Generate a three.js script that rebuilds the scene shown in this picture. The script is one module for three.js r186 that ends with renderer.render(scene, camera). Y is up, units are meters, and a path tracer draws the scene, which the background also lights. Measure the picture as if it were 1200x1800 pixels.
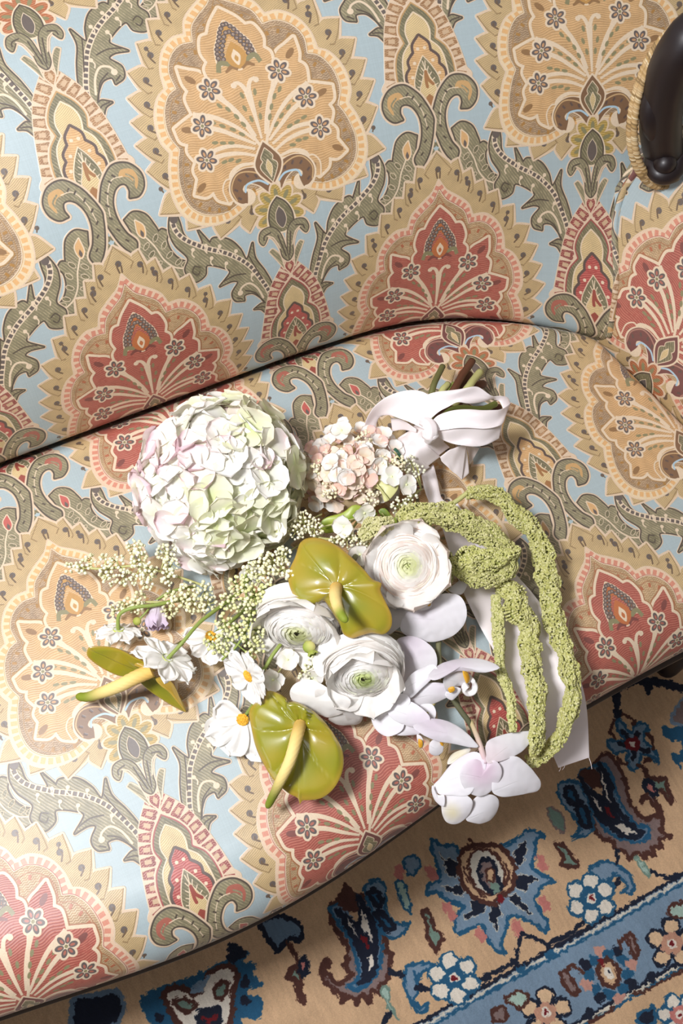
import * as THREE from 'three';
import { mergeGeometries, mergeVertices } from 'three/addons/utils/BufferGeometryUtils.js';
import { RoundedBoxGeometry } from 'three/addons/geometries/RoundedBoxGeometry.js';
import { RectAreaLightUniformsLib } from 'three/addons/lights/RectAreaLightUniformsLib.js';
import { ImprovedNoise } from 'three/addons/math/ImprovedNoise.js';

// ------------------------------------------------------------------ camera, light, exposure
const SY = 0.45;                                   // height of the seat top above the floor
const RUG = 0.012;                                 // height of the rug's face
const F = 1871.5, W = 1200, H = 1800;              // focal length and frame, in photo pixels
const scene = new THREE.Scene();
scene.background = new THREE.Color(0x000000);
const camera = new THREE.PerspectiveCamera(2 * Math.atan(H / 2 / F) * 180 / Math.PI, W / H, 0.05, 20);
camera.position.set(0.0055, 1.038 + SY, 0.2933);
camera.rotation.set(-1.1563, -0.6738, 0.2381, 'YXZ');
camera.updateMatrixWorld(true);
scene.add(camera);
const renderer = new THREE.WebGLRenderer({ antialias: true });
renderer.toneMapping = THREE.LinearToneMapping;
renderer.toneMappingExposure = 0.7;
renderer.shadowMap.enabled = true;
renderer.shadowMap.type = THREE.PCFSoftShadowMap;
RectAreaLightUniformsLib.init();
const ROOM = { x0: -2.6, x1: 2.4, z0: -1.3, z1: 3.2, h: 2.75 };
const lamp = new THREE.RectAreaLight(0xfdfcff, 212, 0.24, 0.24);   // out-of-view flash, up on the left, lighting the settee
lamp.position.set(-0.46, SY + 1.38, -0.04);
lamp.lookAt(0.25, SY, 0.02);
scene.add(lamp);
const ceilingFill = new THREE.RectAreaLight(0xf6f8ff, 1.1, 1.2, 1.2);   // added soft fill from overhead
ceilingFill.position.set(-0.3, ROOM.h - 0.05, -0.2);
ceilingFill.lookAt(-0.3, 0, -0.2);
scene.add(ceilingFill);
const windowFill = new THREE.RectAreaLight(0xeaf1ff, 0.8, 1.5, 1.6);   // added weak fill from the left, set at the added window
windowFill.position.set(ROOM.x0 + 0.06, 1.6, 0.5);
windowFill.lookAt(0, 1.2, 0.5);
scene.add(windowFill);

// ------------------------------------------------------------------ helpers
const V = (x, y, z) => new THREE.Vector3(x, y, z);
const clamp = (x, a = 0, b = 1) => Math.min(b, Math.max(a, x));
const lerp = (a, b, t) => a + (b - a) * t;
const smooth = (a, b, x) => { const t = clamp((x - a) / (b - a)); return t * t * (3 - 2 * t); };
function rngOf(seed) { let s = seed | 0; return () => { s = (s + 0x6d2b79f5) | 0; let t = Math.imul(s ^ (s >>> 15), 1 | s); t = (t + Math.imul(t ^ (t >>> 7), 61 | t)) ^ t; return ((t ^ (t >>> 14)) >>> 0) / 4294967296; }; }
const perlin = new ImprovedNoise();
const noise = (x, y, z = 0) => perlin.noise(x, y, z);
function rayOf(px, py) { return V((px - W / 2) / F, -(py - H / 2) / F, -1).applyMatrix4(new THREE.Matrix4().extractRotation(camera.matrixWorld)); }
// a photo pixel carried to the level y (height over the seat top; the rug lies at RUG - SY)
function at(px, py, y = 0) { const d = rayOf(px, py), t = (y + SY - camera.position.y) / d.y; return camera.position.clone().addScaledVector(d, t); }

const used = {};
const numbered = (n) => { const k = used[n] = (used[n] ?? -1) + 1; return k ? n + '_' + String(k).padStart(3, '0') : n; };
function shade(o) { o.castShadow = true; o.receiveShadow = true; return o; }
function thing(name, label, category, pos, group) {
  const o = new THREE.Group(); o.name = numbered(name); scene.add(o);
  if (pos) o.position.copy(pos);
  o.userData = { label, category }; if (group) o.userData.group = group;
  return o;
}
// a mesh under a parent; geometry given in world coordinates is moved to the parent's origin
function part(name, geo, mat, parent, label) {
  const m = shade(new THREE.Mesh(geo, mat)); m.name = name; parent.add(m);
  if (label) m.userData.label = label;
  return m;
}
function worldPart(name, geo, mat, parent, label) {
  parent.updateMatrixWorld(true);
  geo.applyMatrix4(parent.matrixWorld.clone().invert());
  return part(name, geo, mat, parent, label);
}
function structure(name, geo, mat) { const m = shade(new THREE.Mesh(geo, mat)); m.name = name; m.userData.kind = 'structure'; scene.add(m); return m; }
function box(w, h, d, x, y, z) { const g = new THREE.BoxGeometry(w, h, d); g.translate(x, y, z); return g; }

// a surface fn(i / nu, j / nv) -> [x, y, z, u, v, colour?]
function sheet(nu, nv, fn, { thick = 0, color = false } = {}) {
  const pos = [], uv = [], col = [], idx = [];
  for (let j = 0; j <= nv; j++) for (let i = 0; i <= nu; i++) {
    const r = fn(i / nu, j / nv); pos.push(r[0], r[1], r[2]); uv.push(r[3] ?? i / nu, r[4] ?? j / nv);
    if (color) col.push(...r[5]);
  }
  const n = nu + 1;
  for (let j = 0; j < nv; j++) for (let i = 0; i < nu; i++) { const a = j * n + i, b = a + 1, c = a + n, d = c + 1; idx.push(a, b, d, a, d, c); }
  let g = new THREE.BufferGeometry();
  g.setAttribute('position', new THREE.Float32BufferAttribute(pos, 3));
  g.setAttribute('uv', new THREE.Float32BufferAttribute(uv, 2));
  if (color) g.setAttribute('color', new THREE.Float32BufferAttribute(col, 3));
  g.setIndex(idx); g.computeVertexNormals();
  if (thick) g = thicken(g, thick, n, nv + 1);
  return g;
}
// gives a sheet a back face and closed rims
function thicken(g, t, n, m) {
  const P = g.attributes.position, N = g.attributes.normal, U = g.attributes.uv, C = g.attributes.color, k = P.count;
  const pos = [...P.array], uv = [...U.array, ...U.array], col = C ? [...C.array, ...C.array] : null, idx = [...g.index.array];
  for (let i = 0; i < k; i++) pos.push(P.getX(i) - N.getX(i) * t, P.getY(i) - N.getY(i) * t, P.getZ(i) - N.getZ(i) * t);
  for (let i = 0, l = idx.length; i < l; i += 3) idx.push(idx[i] + k, idx[i + 2] + k, idx[i + 1] + k);
  const rim = (a, b) => idx.push(b, a, a + k, b, a + k, b + k);
  for (let i = 0; i < n - 1; i++) { rim(i, i + 1); rim((m - 1) * n + i + 1, (m - 1) * n + i); }
  for (let j = 0; j < m - 1; j++) { rim((j + 1) * n, j * n); rim(j * n + n - 1, (j + 1) * n + n - 1); }
  const r = new THREE.BufferGeometry();
  r.setAttribute('position', new THREE.Float32BufferAttribute(pos, 3)); r.setAttribute('uv', new THREE.Float32BufferAttribute(uv, 2));
  if (col) r.setAttribute('color', new THREE.Float32BufferAttribute(col, 3));
  r.setIndex(idx); r.computeVertexNormals();
  return r;
}
// a tube of changing radius along points; rad is a number or a function of 0..1
function tube(pts, rad, { seg = 8, steps = 0, closed = false, flat = 1, colorFn = null, bump = null } = {}) {
  const curve = new THREE.CatmullRomCurve3(pts, closed, 'centripetal'), n = steps || Math.max(2, pts.length * 4), fr = curve.computeFrenetFrames(n, closed);
  const r = typeof rad === 'function' ? rad : () => rad, pos = [], uv = [], col = [], idx = [];
  for (let i = 0; i <= n; i++) {
    const t = i / n, p = curve.getPointAt(t), N = fr.normals[i], B = fr.binormals[i];
    for (let j = 0; j <= seg; j++) {
      const a = j / seg * Math.PI * 2, q = r(t) * (bump ? bump(t, a) : 1), c = Math.cos(a) * q, s = Math.sin(a) * q * flat;
      pos.push(p.x + N.x * c + B.x * s, p.y + N.y * c + B.y * s, p.z + N.z * c + B.z * s); uv.push(j / seg, t);
      if (colorFn) col.push(...colorFn(t, a));
    }
  }
  for (let i = 0; i < n; i++) for (let j = 0; j < seg; j++) { const a = i * (seg + 1) + j, b = a + 1, c = a + seg + 1, d = c + 1; idx.push(a, b, d, a, d, c); }
  if (!closed) for (const [row, flip] of [[0, 0], [n, 1]]) {       // round the ends off with a fan
    const k = pos.length / 3, p = curve.getPointAt(row / n); pos.push(p.x, p.y, p.z); uv.push(0.5, row / n); if (colorFn) col.push(...colorFn(row / n, 0));
    for (let j = 0; j < seg; j++) { const a = row * (seg + 1) + j; flip ? idx.push(k, a, a + 1) : idx.push(k, a + 1, a); }
  }
  const g = new THREE.BufferGeometry();
  g.setAttribute('position', new THREE.Float32BufferAttribute(pos, 3)); g.setAttribute('uv', new THREE.Float32BufferAttribute(uv, 2));
  if (colorFn) g.setAttribute('color', new THREE.Float32BufferAttribute(col, 3));
  g.setIndex(idx); g.computeVertexNormals();
  return g;
}
const lin = (hex) => { const c = new THREE.Color(hex); return [c.r, c.g, c.b]; };
const mixc = (a, b, t) => [lerp(a[0], b[0], t), lerp(a[1], b[1], t), lerp(a[2], b[2], t)];
function canvasOf(w, h) { const c = document.createElement('canvas'); c.width = w; c.height = h; return c; }
function textureOf(c, srgb = true) { const t = new THREE.CanvasTexture(c); if (srgb) t.colorSpace = THREE.SRGBColorSpace; t.wrapS = t.wrapT = THREE.RepeatWrapping; t.magFilter = THREE.LinearFilter; return t; }
// ------------------------------------------------------------------ the woven damask: one repeat, drawn flat (x in repeats, y in repeats downwards)
const PR = 0.343, HR = 0.6997;                      // metres per repeat; height of one row in repeats
function smoothPath(ctx, pts, closed) {             // Catmull-Rom through points; a third entry 1 makes a corner
  const n = pts.length, P = (i) => pts[closed ? (i + n) % n : clamp(i, 0, n - 1)];
  ctx.moveTo(pts[0][0], pts[0][1]);
  for (let i = 0; i < (closed ? n : n - 1); i++) {
    const p0 = P(i - 1), p1 = P(i), p2 = P(i + 1), p3 = P(i + 2), k = 1 / 6;
    const a = p1[2] ? [p1[0] + (p2[0] - p1[0]) / 3, p1[1] + (p2[1] - p1[1]) / 3] : [p1[0] + (p2[0] - p0[0]) * k, p1[1] + (p2[1] - p0[1]) * k];
    const b = p2[2] ? [p2[0] - (p2[0] - p1[0]) / 3, p2[1] - (p2[1] - p1[1]) / 3] : [p2[0] - (p3[0] - p1[0]) * k, p2[1] - (p3[1] - p1[1]) * k];
    ctx.bezierCurveTo(a[0], a[1], b[0], b[1], p2[0], p2[1]);
  }
  if (closed) ctx.closePath();
}
const mirror = (pts) => pts.map((p) => [-p[0], ...p.slice(1)]);
const sym = (half) => [...half, ...mirror(half).reverse().filter((p) => Math.abs(p[0]) > 1e-6)];
function shape(ctx, pts, fill, stroke, w) { ctx.beginPath(); smoothPath(ctx, pts, true); if (stroke && w > 0) { ctx.lineWidth = w; ctx.strokeStyle = stroke; ctx.stroke(); } if (fill) { ctx.fillStyle = fill; ctx.fill(); } }
function line(ctx, pts, stroke, w, cap = 'round') { ctx.beginPath(); smoothPath(ctx, pts, false); ctx.lineCap = cap; ctx.lineWidth = w; ctx.strokeStyle = stroke; ctx.stroke(); }
function dot(ctx, x, y, r, fill) { ctx.beginPath(); ctx.arc(x, y, r, 0, 7); ctx.fillStyle = fill; ctx.fill(); }
function walk(pts, closed, step, fn) {              // visits points along a smooth path at even steps
  const c = new THREE.CatmullRomCurve3(pts.map((p) => V(p[0], p[1], 0)), closed, 'centripetal'), n = Math.max(1, Math.round(c.getLength() / step));
  for (let i = 0; i < n; i++) { const t = (i + 0.5) / n, p = c.getPointAt(t), d = c.getTangentAt(t); fn(p.x, p.y, Math.atan2(d.y, d.x), t); }
}
function taper(ctx, pts, w0, w1, w2, fill) {        // a stroke that swells: widths at start, middle, end
  const c = new THREE.CatmullRomCurve3(pts.map((p) => V(p[0], p[1], 0)), false, 'centripetal'), n = 24, L = [], Rr = [];
  for (let i = 0; i <= n; i++) { const t = i / n, p = c.getPointAt(t), d = c.getTangentAt(t), w = (t < 0.5 ? lerp(w0, w1, t * 2) : lerp(w1, w2, t * 2 - 1)) / 2; L.push([p.x - d.y * w, p.y + d.x * w]); Rr.unshift([p.x + d.y * w, p.y - d.x * w]); }
  ctx.beginPath(); smoothPath(ctx, [...L, ...Rr], true); ctx.fillStyle = fill; ctx.fill();
}
const TIPS = [[0, -.55], [.065, -.518], [.105, -.48], [.145, -.44], [.19, -.4], [.243, -.345], [.297, -.275], [.323, -.21], [.337, -.148], [.347, -.087], [.34, -.015], [.342, .105], [.277, .168], [.19, .222], [.1, .232]];
const VALLEYS = [[.045, -.505], [.078, -.465], [.115, -.425], [.157, -.385], [.205, -.335], [.25, -.275], [.278, -.21], [.295, -.147], [.305, -.085], [.308, -.02], [.3, .06], [.262, .128], [.2, .178], [.12, .195], [.04, .17]].map(([x, y]) => [x * .955, -.15 + (y + .15) * .965]);
const teeth = (() => { const h = []; TIPS.forEach((t, i) => { const v = VALLEYS[i], q = VALLEYS[i - 1] ?? [-v[0], v[1]], m = [(v[0] + q[0]) / 2, (v[1] + q[1]) / 2]; const side = (w, k) => { const x = lerp(w[0], t[0], k), y = lerp(w[1], t[1], k), ax = lerp(m[0], t[0], k), ay = lerp(m[1], t[1], k), d = Math.hypot(x - ax, y - ay) || 1, e = 0.011 * Math.sin(Math.PI * Math.min(1, k * 1.25)); return [x + (x - ax) / d * e, y + (y - ay) / d * e]; }; if (i) h.push(side(q, .3), side(q, .6)); h.push([t[0], t[1], 1]); h.push(side(v, .6), side(v, .3)); h.push([v[0], v[1], 1]); }); return h; })();
const BAND_OUT = [[0, -.467, 1], [.022, -.432], [.058, -.405], [.092, -.375], [.108, -.335, 1], [.148, -.333], [.187, -.303], [.21, -.256], [.216, -.207, 1], [.246, -.188], [.271, -.142], [.278, -.083], [.262, -.043, 1], [.28, 0], [.293, .067], [.277, .132], [.228, .172], [.162, .18], [.1, .16], [.05, .13]];
const BAND_IN = [[0, -.435, 1], [.02, -.402], [.052, -.377], [.08, -.35], [.094, -.308, 1], [.133, -.308], [.168, -.285], [.188, -.247], [.185, -.2, 1], [.215, -.185], [.24, -.145], [.248, -.09], [.232, -.045, 1], [.25, -.005], [.262, .055], [.25, .11], [.21, .145], [.155, .155], [.105, .14], [.05, .12]];
const LOBE = [[0, -.382, 1], [.032, -.348], [.05, -.318, 1], [.07, -.313], [.083, -.275], [.076, -.245, 1], [.09, -.225], [.083, -.185], [.06, -.13], [.03, -.06], [.012, -.01]];
const FAN = [[.086, -.2, 1], [.11, -.226], [.135, -.238], [.162, -.252, 1], [.163, -.21], [.155, -.185, 1], [.17, -.165], [.165, -.122, 1], [.187, -.115], [.228, -.1, 1], [.224, -.066], [.205, -.052, 1], [.212, -.03], [.198, 0, 1], [.212, .02], [.208, .045, 1], [.229, .083, 1], [.2, .097], [.175, .09, 1], [.167, .115], [.138, .133, 1], [.14, .1], [.1, .07], [.03, .05], [0, .03]];
const FLOWERS = [[.097, -.174, -.5], [.15, -.087, -.9], [.168, .003, -1.4]];
const SCAL_OUT = [[0, -.348, 1], [.028, -.314], [.06, -.27], [.08, -.22], [.093, -.172], [.104, -.12], [.112, -.075], [.108, -.045]];
const SCAL_IN = [[0, -.28, 1], [.034, -.245], [.052, -.205], [.045, -.17, 1], [.072, -.14], [.084, -.095], [.08, -.05], [.04, 0], [0, .035]];
const GREEN_IN = [[0, -.25, 1], [.024, -.225], [.033, -.197], [.028, -.166, 1], [.052, -.138], [.062, -.095], [.06, -.05], [.03, 0], [0, .03]];
const CORE = [[0, -.182, 1], [.02, -.16], [.022, -.138, 1], [.041, -.118], [.04, -.098, 1], [.054, -.078], [.05, -.05], [.02, .0], [0, .025]];
const SCROLL = [[.0, .048], [.016, .006], [.036, -.027], [.072, -.056], [.113, -.05], [.139, -.018], [.137, .016], [.116, .038], [.09, .037, 1], [.096, .018], [.09, -.001], [.072, -.004], [.052, .01], [.037, .042], [.036, .083], [.048, .125], [.068, .158], [.052, .183], [.026, .15], [.01, .105], [.002, .07]];
const LEAF = [[.066, .16], [.064, .125], [.055, .09, 1], [.085, .077], [.115, .092], [.13, .125], [.137, .15, 1], [.15, .146], [.166, .16, 1], [.153, .178], [.157, .215], [.178, .248], [.222, .276, 1], [.175, .294], [.13, .287], [.088, .252], [.066, .222], [.04, .2, 1], [.07, .193]];
const FEATHER = [[.322, -.572], [.332, -.537], [.325, -.497], [.3, -.451], [.317, -.417], [.299, -.375], [.264, -.384], [.25, -.412], [.203, -.388], [.186, -.366], [.226, -.333, 1], [.188, -.337], [.168, -.326], [.192, -.297], [.187, -.268], [.16, -.257, 1], [.156, -.276], [.128, -.273], [.105, -.247], [.093, -.222], [.108, -.224], [.132, -.213, 1], [.11, -.205], [.085, -.178], [.066, -.24], [.066, -.285], [.081, -.334], [.102, -.385], [.1, -.432, 1], [.128, -.388], [.142, -.427], [.168, -.464], [.21, -.483], [.226, -.472, 1], [.25, -.52, 1], [.247, -.478], [.28, -.494], [.296, -.522], [.297, -.555], [.3, -.578], [.312, -.583]];
const SPINE = [[.316, -.562], [.313, -.537], [.295, -.507], [.246, -.466], [.173, -.419], [.124, -.367], [.097, -.313], [.077, -.259], [.072, -.21]];
const CURL = [[.055, -.43], [.068, -.415], [.077, -.432], [.066, -.456], [.036, -.46], [.014, -.438], [.004, -.39], [.0, -.345], [.016, -.36], [.02, -.39], [.034, -.425], [.05, -.437]];

function damask(ctx, S, C, rows) {
  ctx.save(); ctx.scale(S, S); ctx.lineJoin = 'round';
  ctx.fillStyle = C.ground; ctx.fillRect(0, 0, 1, 2 * HR);
  const cells = [];
  for (let r = -1; r <= 3; r++) for (let c = -1; c <= 2; c++) cells.push([c + (r & 1 ? 0.5 : 0), r * HR, rows[(r + 2) % 2]]);
  const both = (fn) => { for (const s of [1, -1]) { ctx.save(); ctx.scale(s, 1); fn(); ctx.restore(); } };
  const each = (fn) => { for (const [x, y, K] of cells) { ctx.save(); ctx.translate(x, y); fn(K); ctx.restore(); } };
  // pendants stand half a repeat beside the medallions
  each((K) => {
    ctx.translate(0.5, 0);
    both(() => {                                                   // feathered leaves
      shape(ctx, FEATHER, C.edge, C.edge, .015); shape(ctx, FEATHER, C.olive, C.oliveDark, .009);
      shape(ctx, FEATHER, C.olive);
      dot(ctx, .283, -.405, .02, C.oliveMid); line(ctx, [[.272, -.412], [.287, -.42], [.297, -.405], [.285, -.392], [.276, -.4]], C.oliveDark, .004);
      line(ctx, SPINE, C.cream, .017); walk(SPINE, false, .0165, (x, y, a) => { ctx.save(); ctx.translate(x, y); ctx.rotate(a); ctx.fillStyle = C.grey; ctx.fillRect(-.0055, -.0055, .011, .011); ctx.restore(); });
      dot(ctx, .31, -.57, .0115, C.grey);
      for (const [x, y] of [[.28, -.47], [.232, -.428], [.192, -.398], [.155, -.425], [.2, -.455], [.24, -.49 + .02], [.12, -.335]]) { dot(ctx, x, y, .006, C.cream); line(ctx, [[x, y], [x + .006, y + .012], [x + .002, y + .022]], C.cream, .004); }
      line(ctx, [[.17, -.29], [.16, -.305], [.135, -.31], [.112, -.285], [.098, -.245]], C.cream, .0065); dot(ctx, .168, -.288, .009, C.cream);
      line(ctx, [[.21, -.345], [.175, -.352], [.14, -.345]], C.oliveDark, .004); line(ctx, [[.12, -.4], [.108, -.36], [.09, -.31]], C.oliveDark, .0035);
      line(ctx, [[.18, -.275], [.165, -.265]], C.oliveDark, .004); line(ctx, [[.15, -.29], [.12, -.27], [.1, -.23]], C.oliveDark, .004); line(ctx, [[.125, -.215], [.1, -.21], [.085, -.19]], C.oliveDark, .004);
    });
    both(() => {                                                   // lower leaves
      shape(ctx, LEAF, C.edge, C.edge, .016); shape(ctx, LEAF, C.olive, C.oliveDark, .009); shape(ctx, LEAF, C.olive);
      const sp = [[.096, .15], [.116, .187], [.13, .23], [.155, .262], [.192, .279]];
      line(ctx, sp, C.cream, .0045);
      shape(ctx, [[.083, .1, 1], [.1, .118], [.1, .14], [.092, .152], [.08, .135]], K.leafHeart, C.cream, .007); shape(ctx, [[.09, .128, 1], [.096, .14], [.092, .15], [.086, .142]], C.grey);
      for (const [x, y, a] of [[.092, .178, 2.4], [.124, .163, -.9], [.1, .205, 2.5], [.142, .19, -.9], [.112, .238, 2.7], [.15, .222, -.6], [.138, .265, 2.9], [.17, .25, -.5], [.186, .262, -.4]]) {
        ctx.save(); ctx.translate(x, y); ctx.rotate(a); ctx.beginPath(); ctx.ellipse(0, 0, .011, .0055, 0, 0, 7); ctx.strokeStyle = C.cream; ctx.lineWidth = .0035; ctx.stroke(); ctx.fillStyle = C.oliveMid; ctx.fill(); ctx.restore();
      }
      line(ctx, [[.14, .27], [.1, .25], [.075, .215]], C.oliveDark, .003); 
      for (const [x, y] of [[.022, .165], [.034, .18], [.014, .145], [.05, .195], [.008, .125]]) dot(ctx, x, y, .009, C.oliveMid);
    });
    const so = sym(SCAL_OUT);                                      // the pendant
    shape(ctx, so, C.edge, C.edge, .022);
    const ring = []; const N = 9;
    both(() => walk(SCAL_OUT, false, .034, (x, y, a, t) => {
      ctx.save(); ctx.translate(x * .9, y * .97 + .004); ctx.rotate(a - Math.PI / 2); const w = .0135, d = .019;
      ctx.beginPath(); ctx.moveTo(d, -w * .75); ctx.lineTo(-d * .75, -w); ctx.bezierCurveTo(-d * 1.25, -w, -d * 1.25, 0, -d * .9, 0); ctx.bezierCurveTo(-d * 1.25, 0, -d * 1.25, w, -d * .75, w); ctx.lineTo(d, w * .75); ctx.closePath();
      ctx.fillStyle = K.scallop; ctx.fill(); ctx.fillStyle = C.scallopIn; ctx.fillRect(-d * .55, -w * .45, d, w * .9); ctx.restore();
    }));
    shape(ctx, [[0, -.352, 1], [.014, -.326], [0, -.298, 1], [-.014, -.326]], K.scallop, C.edge, .008); shape(ctx, [[0, -.335, 1], [.007, -.322], [0, -.31, 1], [-.007, -.322]], C.scallopIn);
    shape(ctx, sym(SCAL_IN), C.oliveMid, C.edge, .014); line(ctx, sym(SCAL_IN).concat([SCAL_IN[0]]), K.thin, .004);
    shape(ctx, sym(GREEN_IN), C.pale, C.cream, .008);
    shape(ctx, sym(CORE), K.core, C.coreLine, .016); shape(ctx, sym(CORE), K.core);
    both(() => { for (const [x, y] of [[.01, -.148], [.027, -.11], [.04, -.072]]) dot(ctx, x, y, .005, C.cream); });
    shape(ctx, sym([[0, -.125, 1], [.02, -.095], [.036, -.055], [.03, -.02], [0, .01]]), C.oliveMid, C.cream, .006);
    both(() => { for (let i = 0; i < 5; i++) line(ctx, [[.004 + i * .0065, -.112 + i * .017], [.0, -.088 + i * .014]], C.cream, .0028); });
    shape(ctx, sym([[0, -.09, 1], [.012, -.06], [.024, -.03], [.014, 0], [0, .028]]), C.pale, C.cream, .005);
    line(ctx, [[0, -.08], [.004, -.06], [.016, -.045]], K.core2, .009); line(ctx, [[0, -.082], [-.003, -.055], [-.002, -.04]], K.core2, .009);
    shape(ctx, sym([[0, -.02, 1], [.012, -.004], [0, .03, 1]]), K.core2);
    both(() => {                                                   // scrolls
      shape(ctx, SCROLL, C.edge, C.edge, .021); shape(ctx, SCROLL, C.olive, C.oliveDark, .01); shape(ctx, SCROLL, C.olive);
      shape(ctx, [[.09, -.04], [.12, -.033], [.128, -.005], [.115, .02], [.112, -.002], [.1, -.018], [.078, -.022]], K.heart);
      line(ctx, [[.1, -.025], [.116, -.01], [.113, .005]], C.olive, .005);
      line(ctx, [[.088, -.022], [.055, -.02], [.03, .02], [.02, .07]], C.cream, .0028);
      for (const [x, y] of [[.05, -.018], [.032, .008], [.022, .04], [.02, .075], [.03, .11], [.045, .145], [.065, -.03]]) { ctx.save(); ctx.translate(x, y); ctx.rotate(.8); ctx.fillStyle = C.oliveDark; ctx.fillRect(-.006, -.0025, .012, .005); ctx.restore(); }
    });
  });
  // medallions with the small plume under them
  each((K) => {
    ctx.save(); ctx.translate(0, HR);                              // plume: measured from the pendant below
    both(() => {
      shape(ctx, CURL, C.edge, C.edge, .015); shape(ctx, CURL, C.olive, C.oliveDark, .006); shape(ctx, CURL, C.olive);
      shape(ctx, [[.054, -.388, 1], [.042, -.392], [.024, -.365], [.018, -.32, 1], [.03, -.345]], C.olive, C.edge, .008);
      line(ctx, [[.02, -.43], [.012, -.39], [.006, -.36]], C.oliveDark, .004); line(ctx, [[.04, -.445], [.06, -.44], [.064, -.428]], C.oliveDark, .004);
    });
    ctx.restore();
    const tt = sym(teeth);
    shape(ctx, tt, C.edge, C.edge, .014); shape(ctx, tt, C.tooth);
    both(() => {
      TIPS.forEach((t, i) => {
        const v = VALLEYS[i], q = VALLEYS[i - 1] ?? [-v[0], v[1]], bx = (v[0] + q[0]) / 2, by = (v[1] + q[1]) / 2, x = lerp(bx, t[0], .12), y = lerp(by, t[1], .12), a = Math.atan2(t[1] - by, t[0] - bx);
        line(ctx, [[v[0], v[1]], [lerp(v[0], bx, .25) * .97, lerp(v[1], by, .25) * .97]], C.toothLine, .004);
        line(ctx, [[t[0], t[1]], [lerp(t[0], v[0], .5) + .002, lerp(t[1], v[1], .5) + .004], [v[0], v[1]]], C.toothLine, .0028);
        dot(ctx, x, y, .009, C.grey); line(ctx, [[x + .002, y], [x - Math.cos(a) * .004 + .006, y - Math.sin(a) * .004 + .004], [x - Math.cos(a) * .016 + .004, y - Math.sin(a) * .022 + .004]], C.greyBrown, .0048);
      });
      for (const [x, y] of [[.225, -.325], [.09, -.455], [.32, .04], [.06, .21]]) { dot(ctx, x, y, .0065, C.grey); line(ctx, [[x, y], [x - .004, y + .01]], C.greyBrown, .004); }
    });
    const bo = sym(BAND_OUT), bi = sym(BAND_IN);
    shape(ctx, bo, C.edge, C.edge, .008); shape(ctx, bo, K.bandBase);
    const mid = BAND_OUT.map((p, i) => [(p[0] + BAND_IN[i][0]) / 2, (p[1] + BAND_IN[i][1]) / 2]);
    both(() => walk(mid, false, .0205, (x, y, a) => { ctx.save(); ctx.translate(x, y); ctx.rotate(a); ctx.fillStyle = K.dent; ctx.fillRect(-.0062, -.0085, .0124, .017); ctx.restore(); }));
    shape(ctx, bi, C.cream, K.thin, .0085); shape(ctx, bi, K.brown, C.cream, .0055);
    both(() => { const ln = BAND_IN.map((p, i) => [p[0] * .955, p[1] * .955 + .002]); line(ctx, ln, K.brownLine, .0022); const ln2 = BAND_IN.map((p) => [p[0] * .91, p[1] * .925 + .004]); walk(ln2, false, .03, (x, y, a) => { ctx.save(); ctx.translate(x, y); ctx.rotate(a); ctx.fillStyle = K.fleck; ctx.fillRect(-.004, -.007, .008, .013); ctx.restore(); }); });
    const fan = [...FAN]; 
    both(() => { shape(ctx, fan, K.fan, K.brownLine, .025); });
    both(() => { shape(ctx, fan, K.fan, C.cream, .018); });
    shape(ctx, sym([...LOBE, [0, .01]]), K.fan, K.brownLine, .023); both(() => { shape(ctx, fan, K.fan); });
    shape(ctx, sym([...LOBE, [0, .01]]), K.fan, C.cream, .017);
    both(() => {
      for (const r of [[[.014, -.02], [.03, -.065], [.058, -.118], [.09, -.16]], [[.02, -.012], [.06, -.06], [.11, -.1], [.165, -.122]], [[.02, .0], [.06, -.03], [.1, -.06], [.14, -.08]], [[.026, .012], [.08, -.012], [.13, -.016], [.198, 0]], [[.03, .03], [.07, .012], [.11, .004], [.155, .003]], [[.035, .05], [.08, .045], [.11, .06], [.118, .08]]]) { taper(ctx, r, .007, .0115, .014, C.cream); }
      shape(ctx, [[.105, .082, 1], [.128, .072], [.145, .095], [.14, .132, 1], [.12, .128], [.112, .11]], K.fan, C.cream, .009); shape(ctx, [[.122, .09], [.134, .096], [.13, .11], [.12, .106]], K.seed);
      for (const [x, y, a] of [[.022, -.1, 1.3], [.018, -.135, 1.35], [.013, -.068, 1.4], [.05, -.085, 1.05], [.066, -.11, 1.0], [.038, -.06, 1.05], [.085, -.125, .95], [.07, -.055, .65], [.095, -.072, .62], [.118, -.088, .6], [.05, -.036, .7], [.085, -.022, .3], [.108, -.028, .28], [.13, -.035, .2], [.1, .022, -.1], [.08, .03, -.2], [.12, .022, -.05]]) {
        ctx.save(); ctx.translate(x, y); ctx.rotate(-a); ctx.beginPath(); ctx.ellipse(0, 0, .0095, .0048, 0, 0, 7); ctx.fillStyle = C.leaf; ctx.fill(); ctx.restore();
      }
      for (const [x, y, a] of [[.14, -.212, -.75], [.195, -.088, -.35], [.206, .07, .5]]) { ctx.save(); ctx.translate(x, y); ctx.rotate(a); ctx.beginPath(); ctx.ellipse(0, 0, .017, .0085, 0, 0, 7); ctx.fillStyle = K.seed; ctx.fill(); ctx.restore(); }
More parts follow.
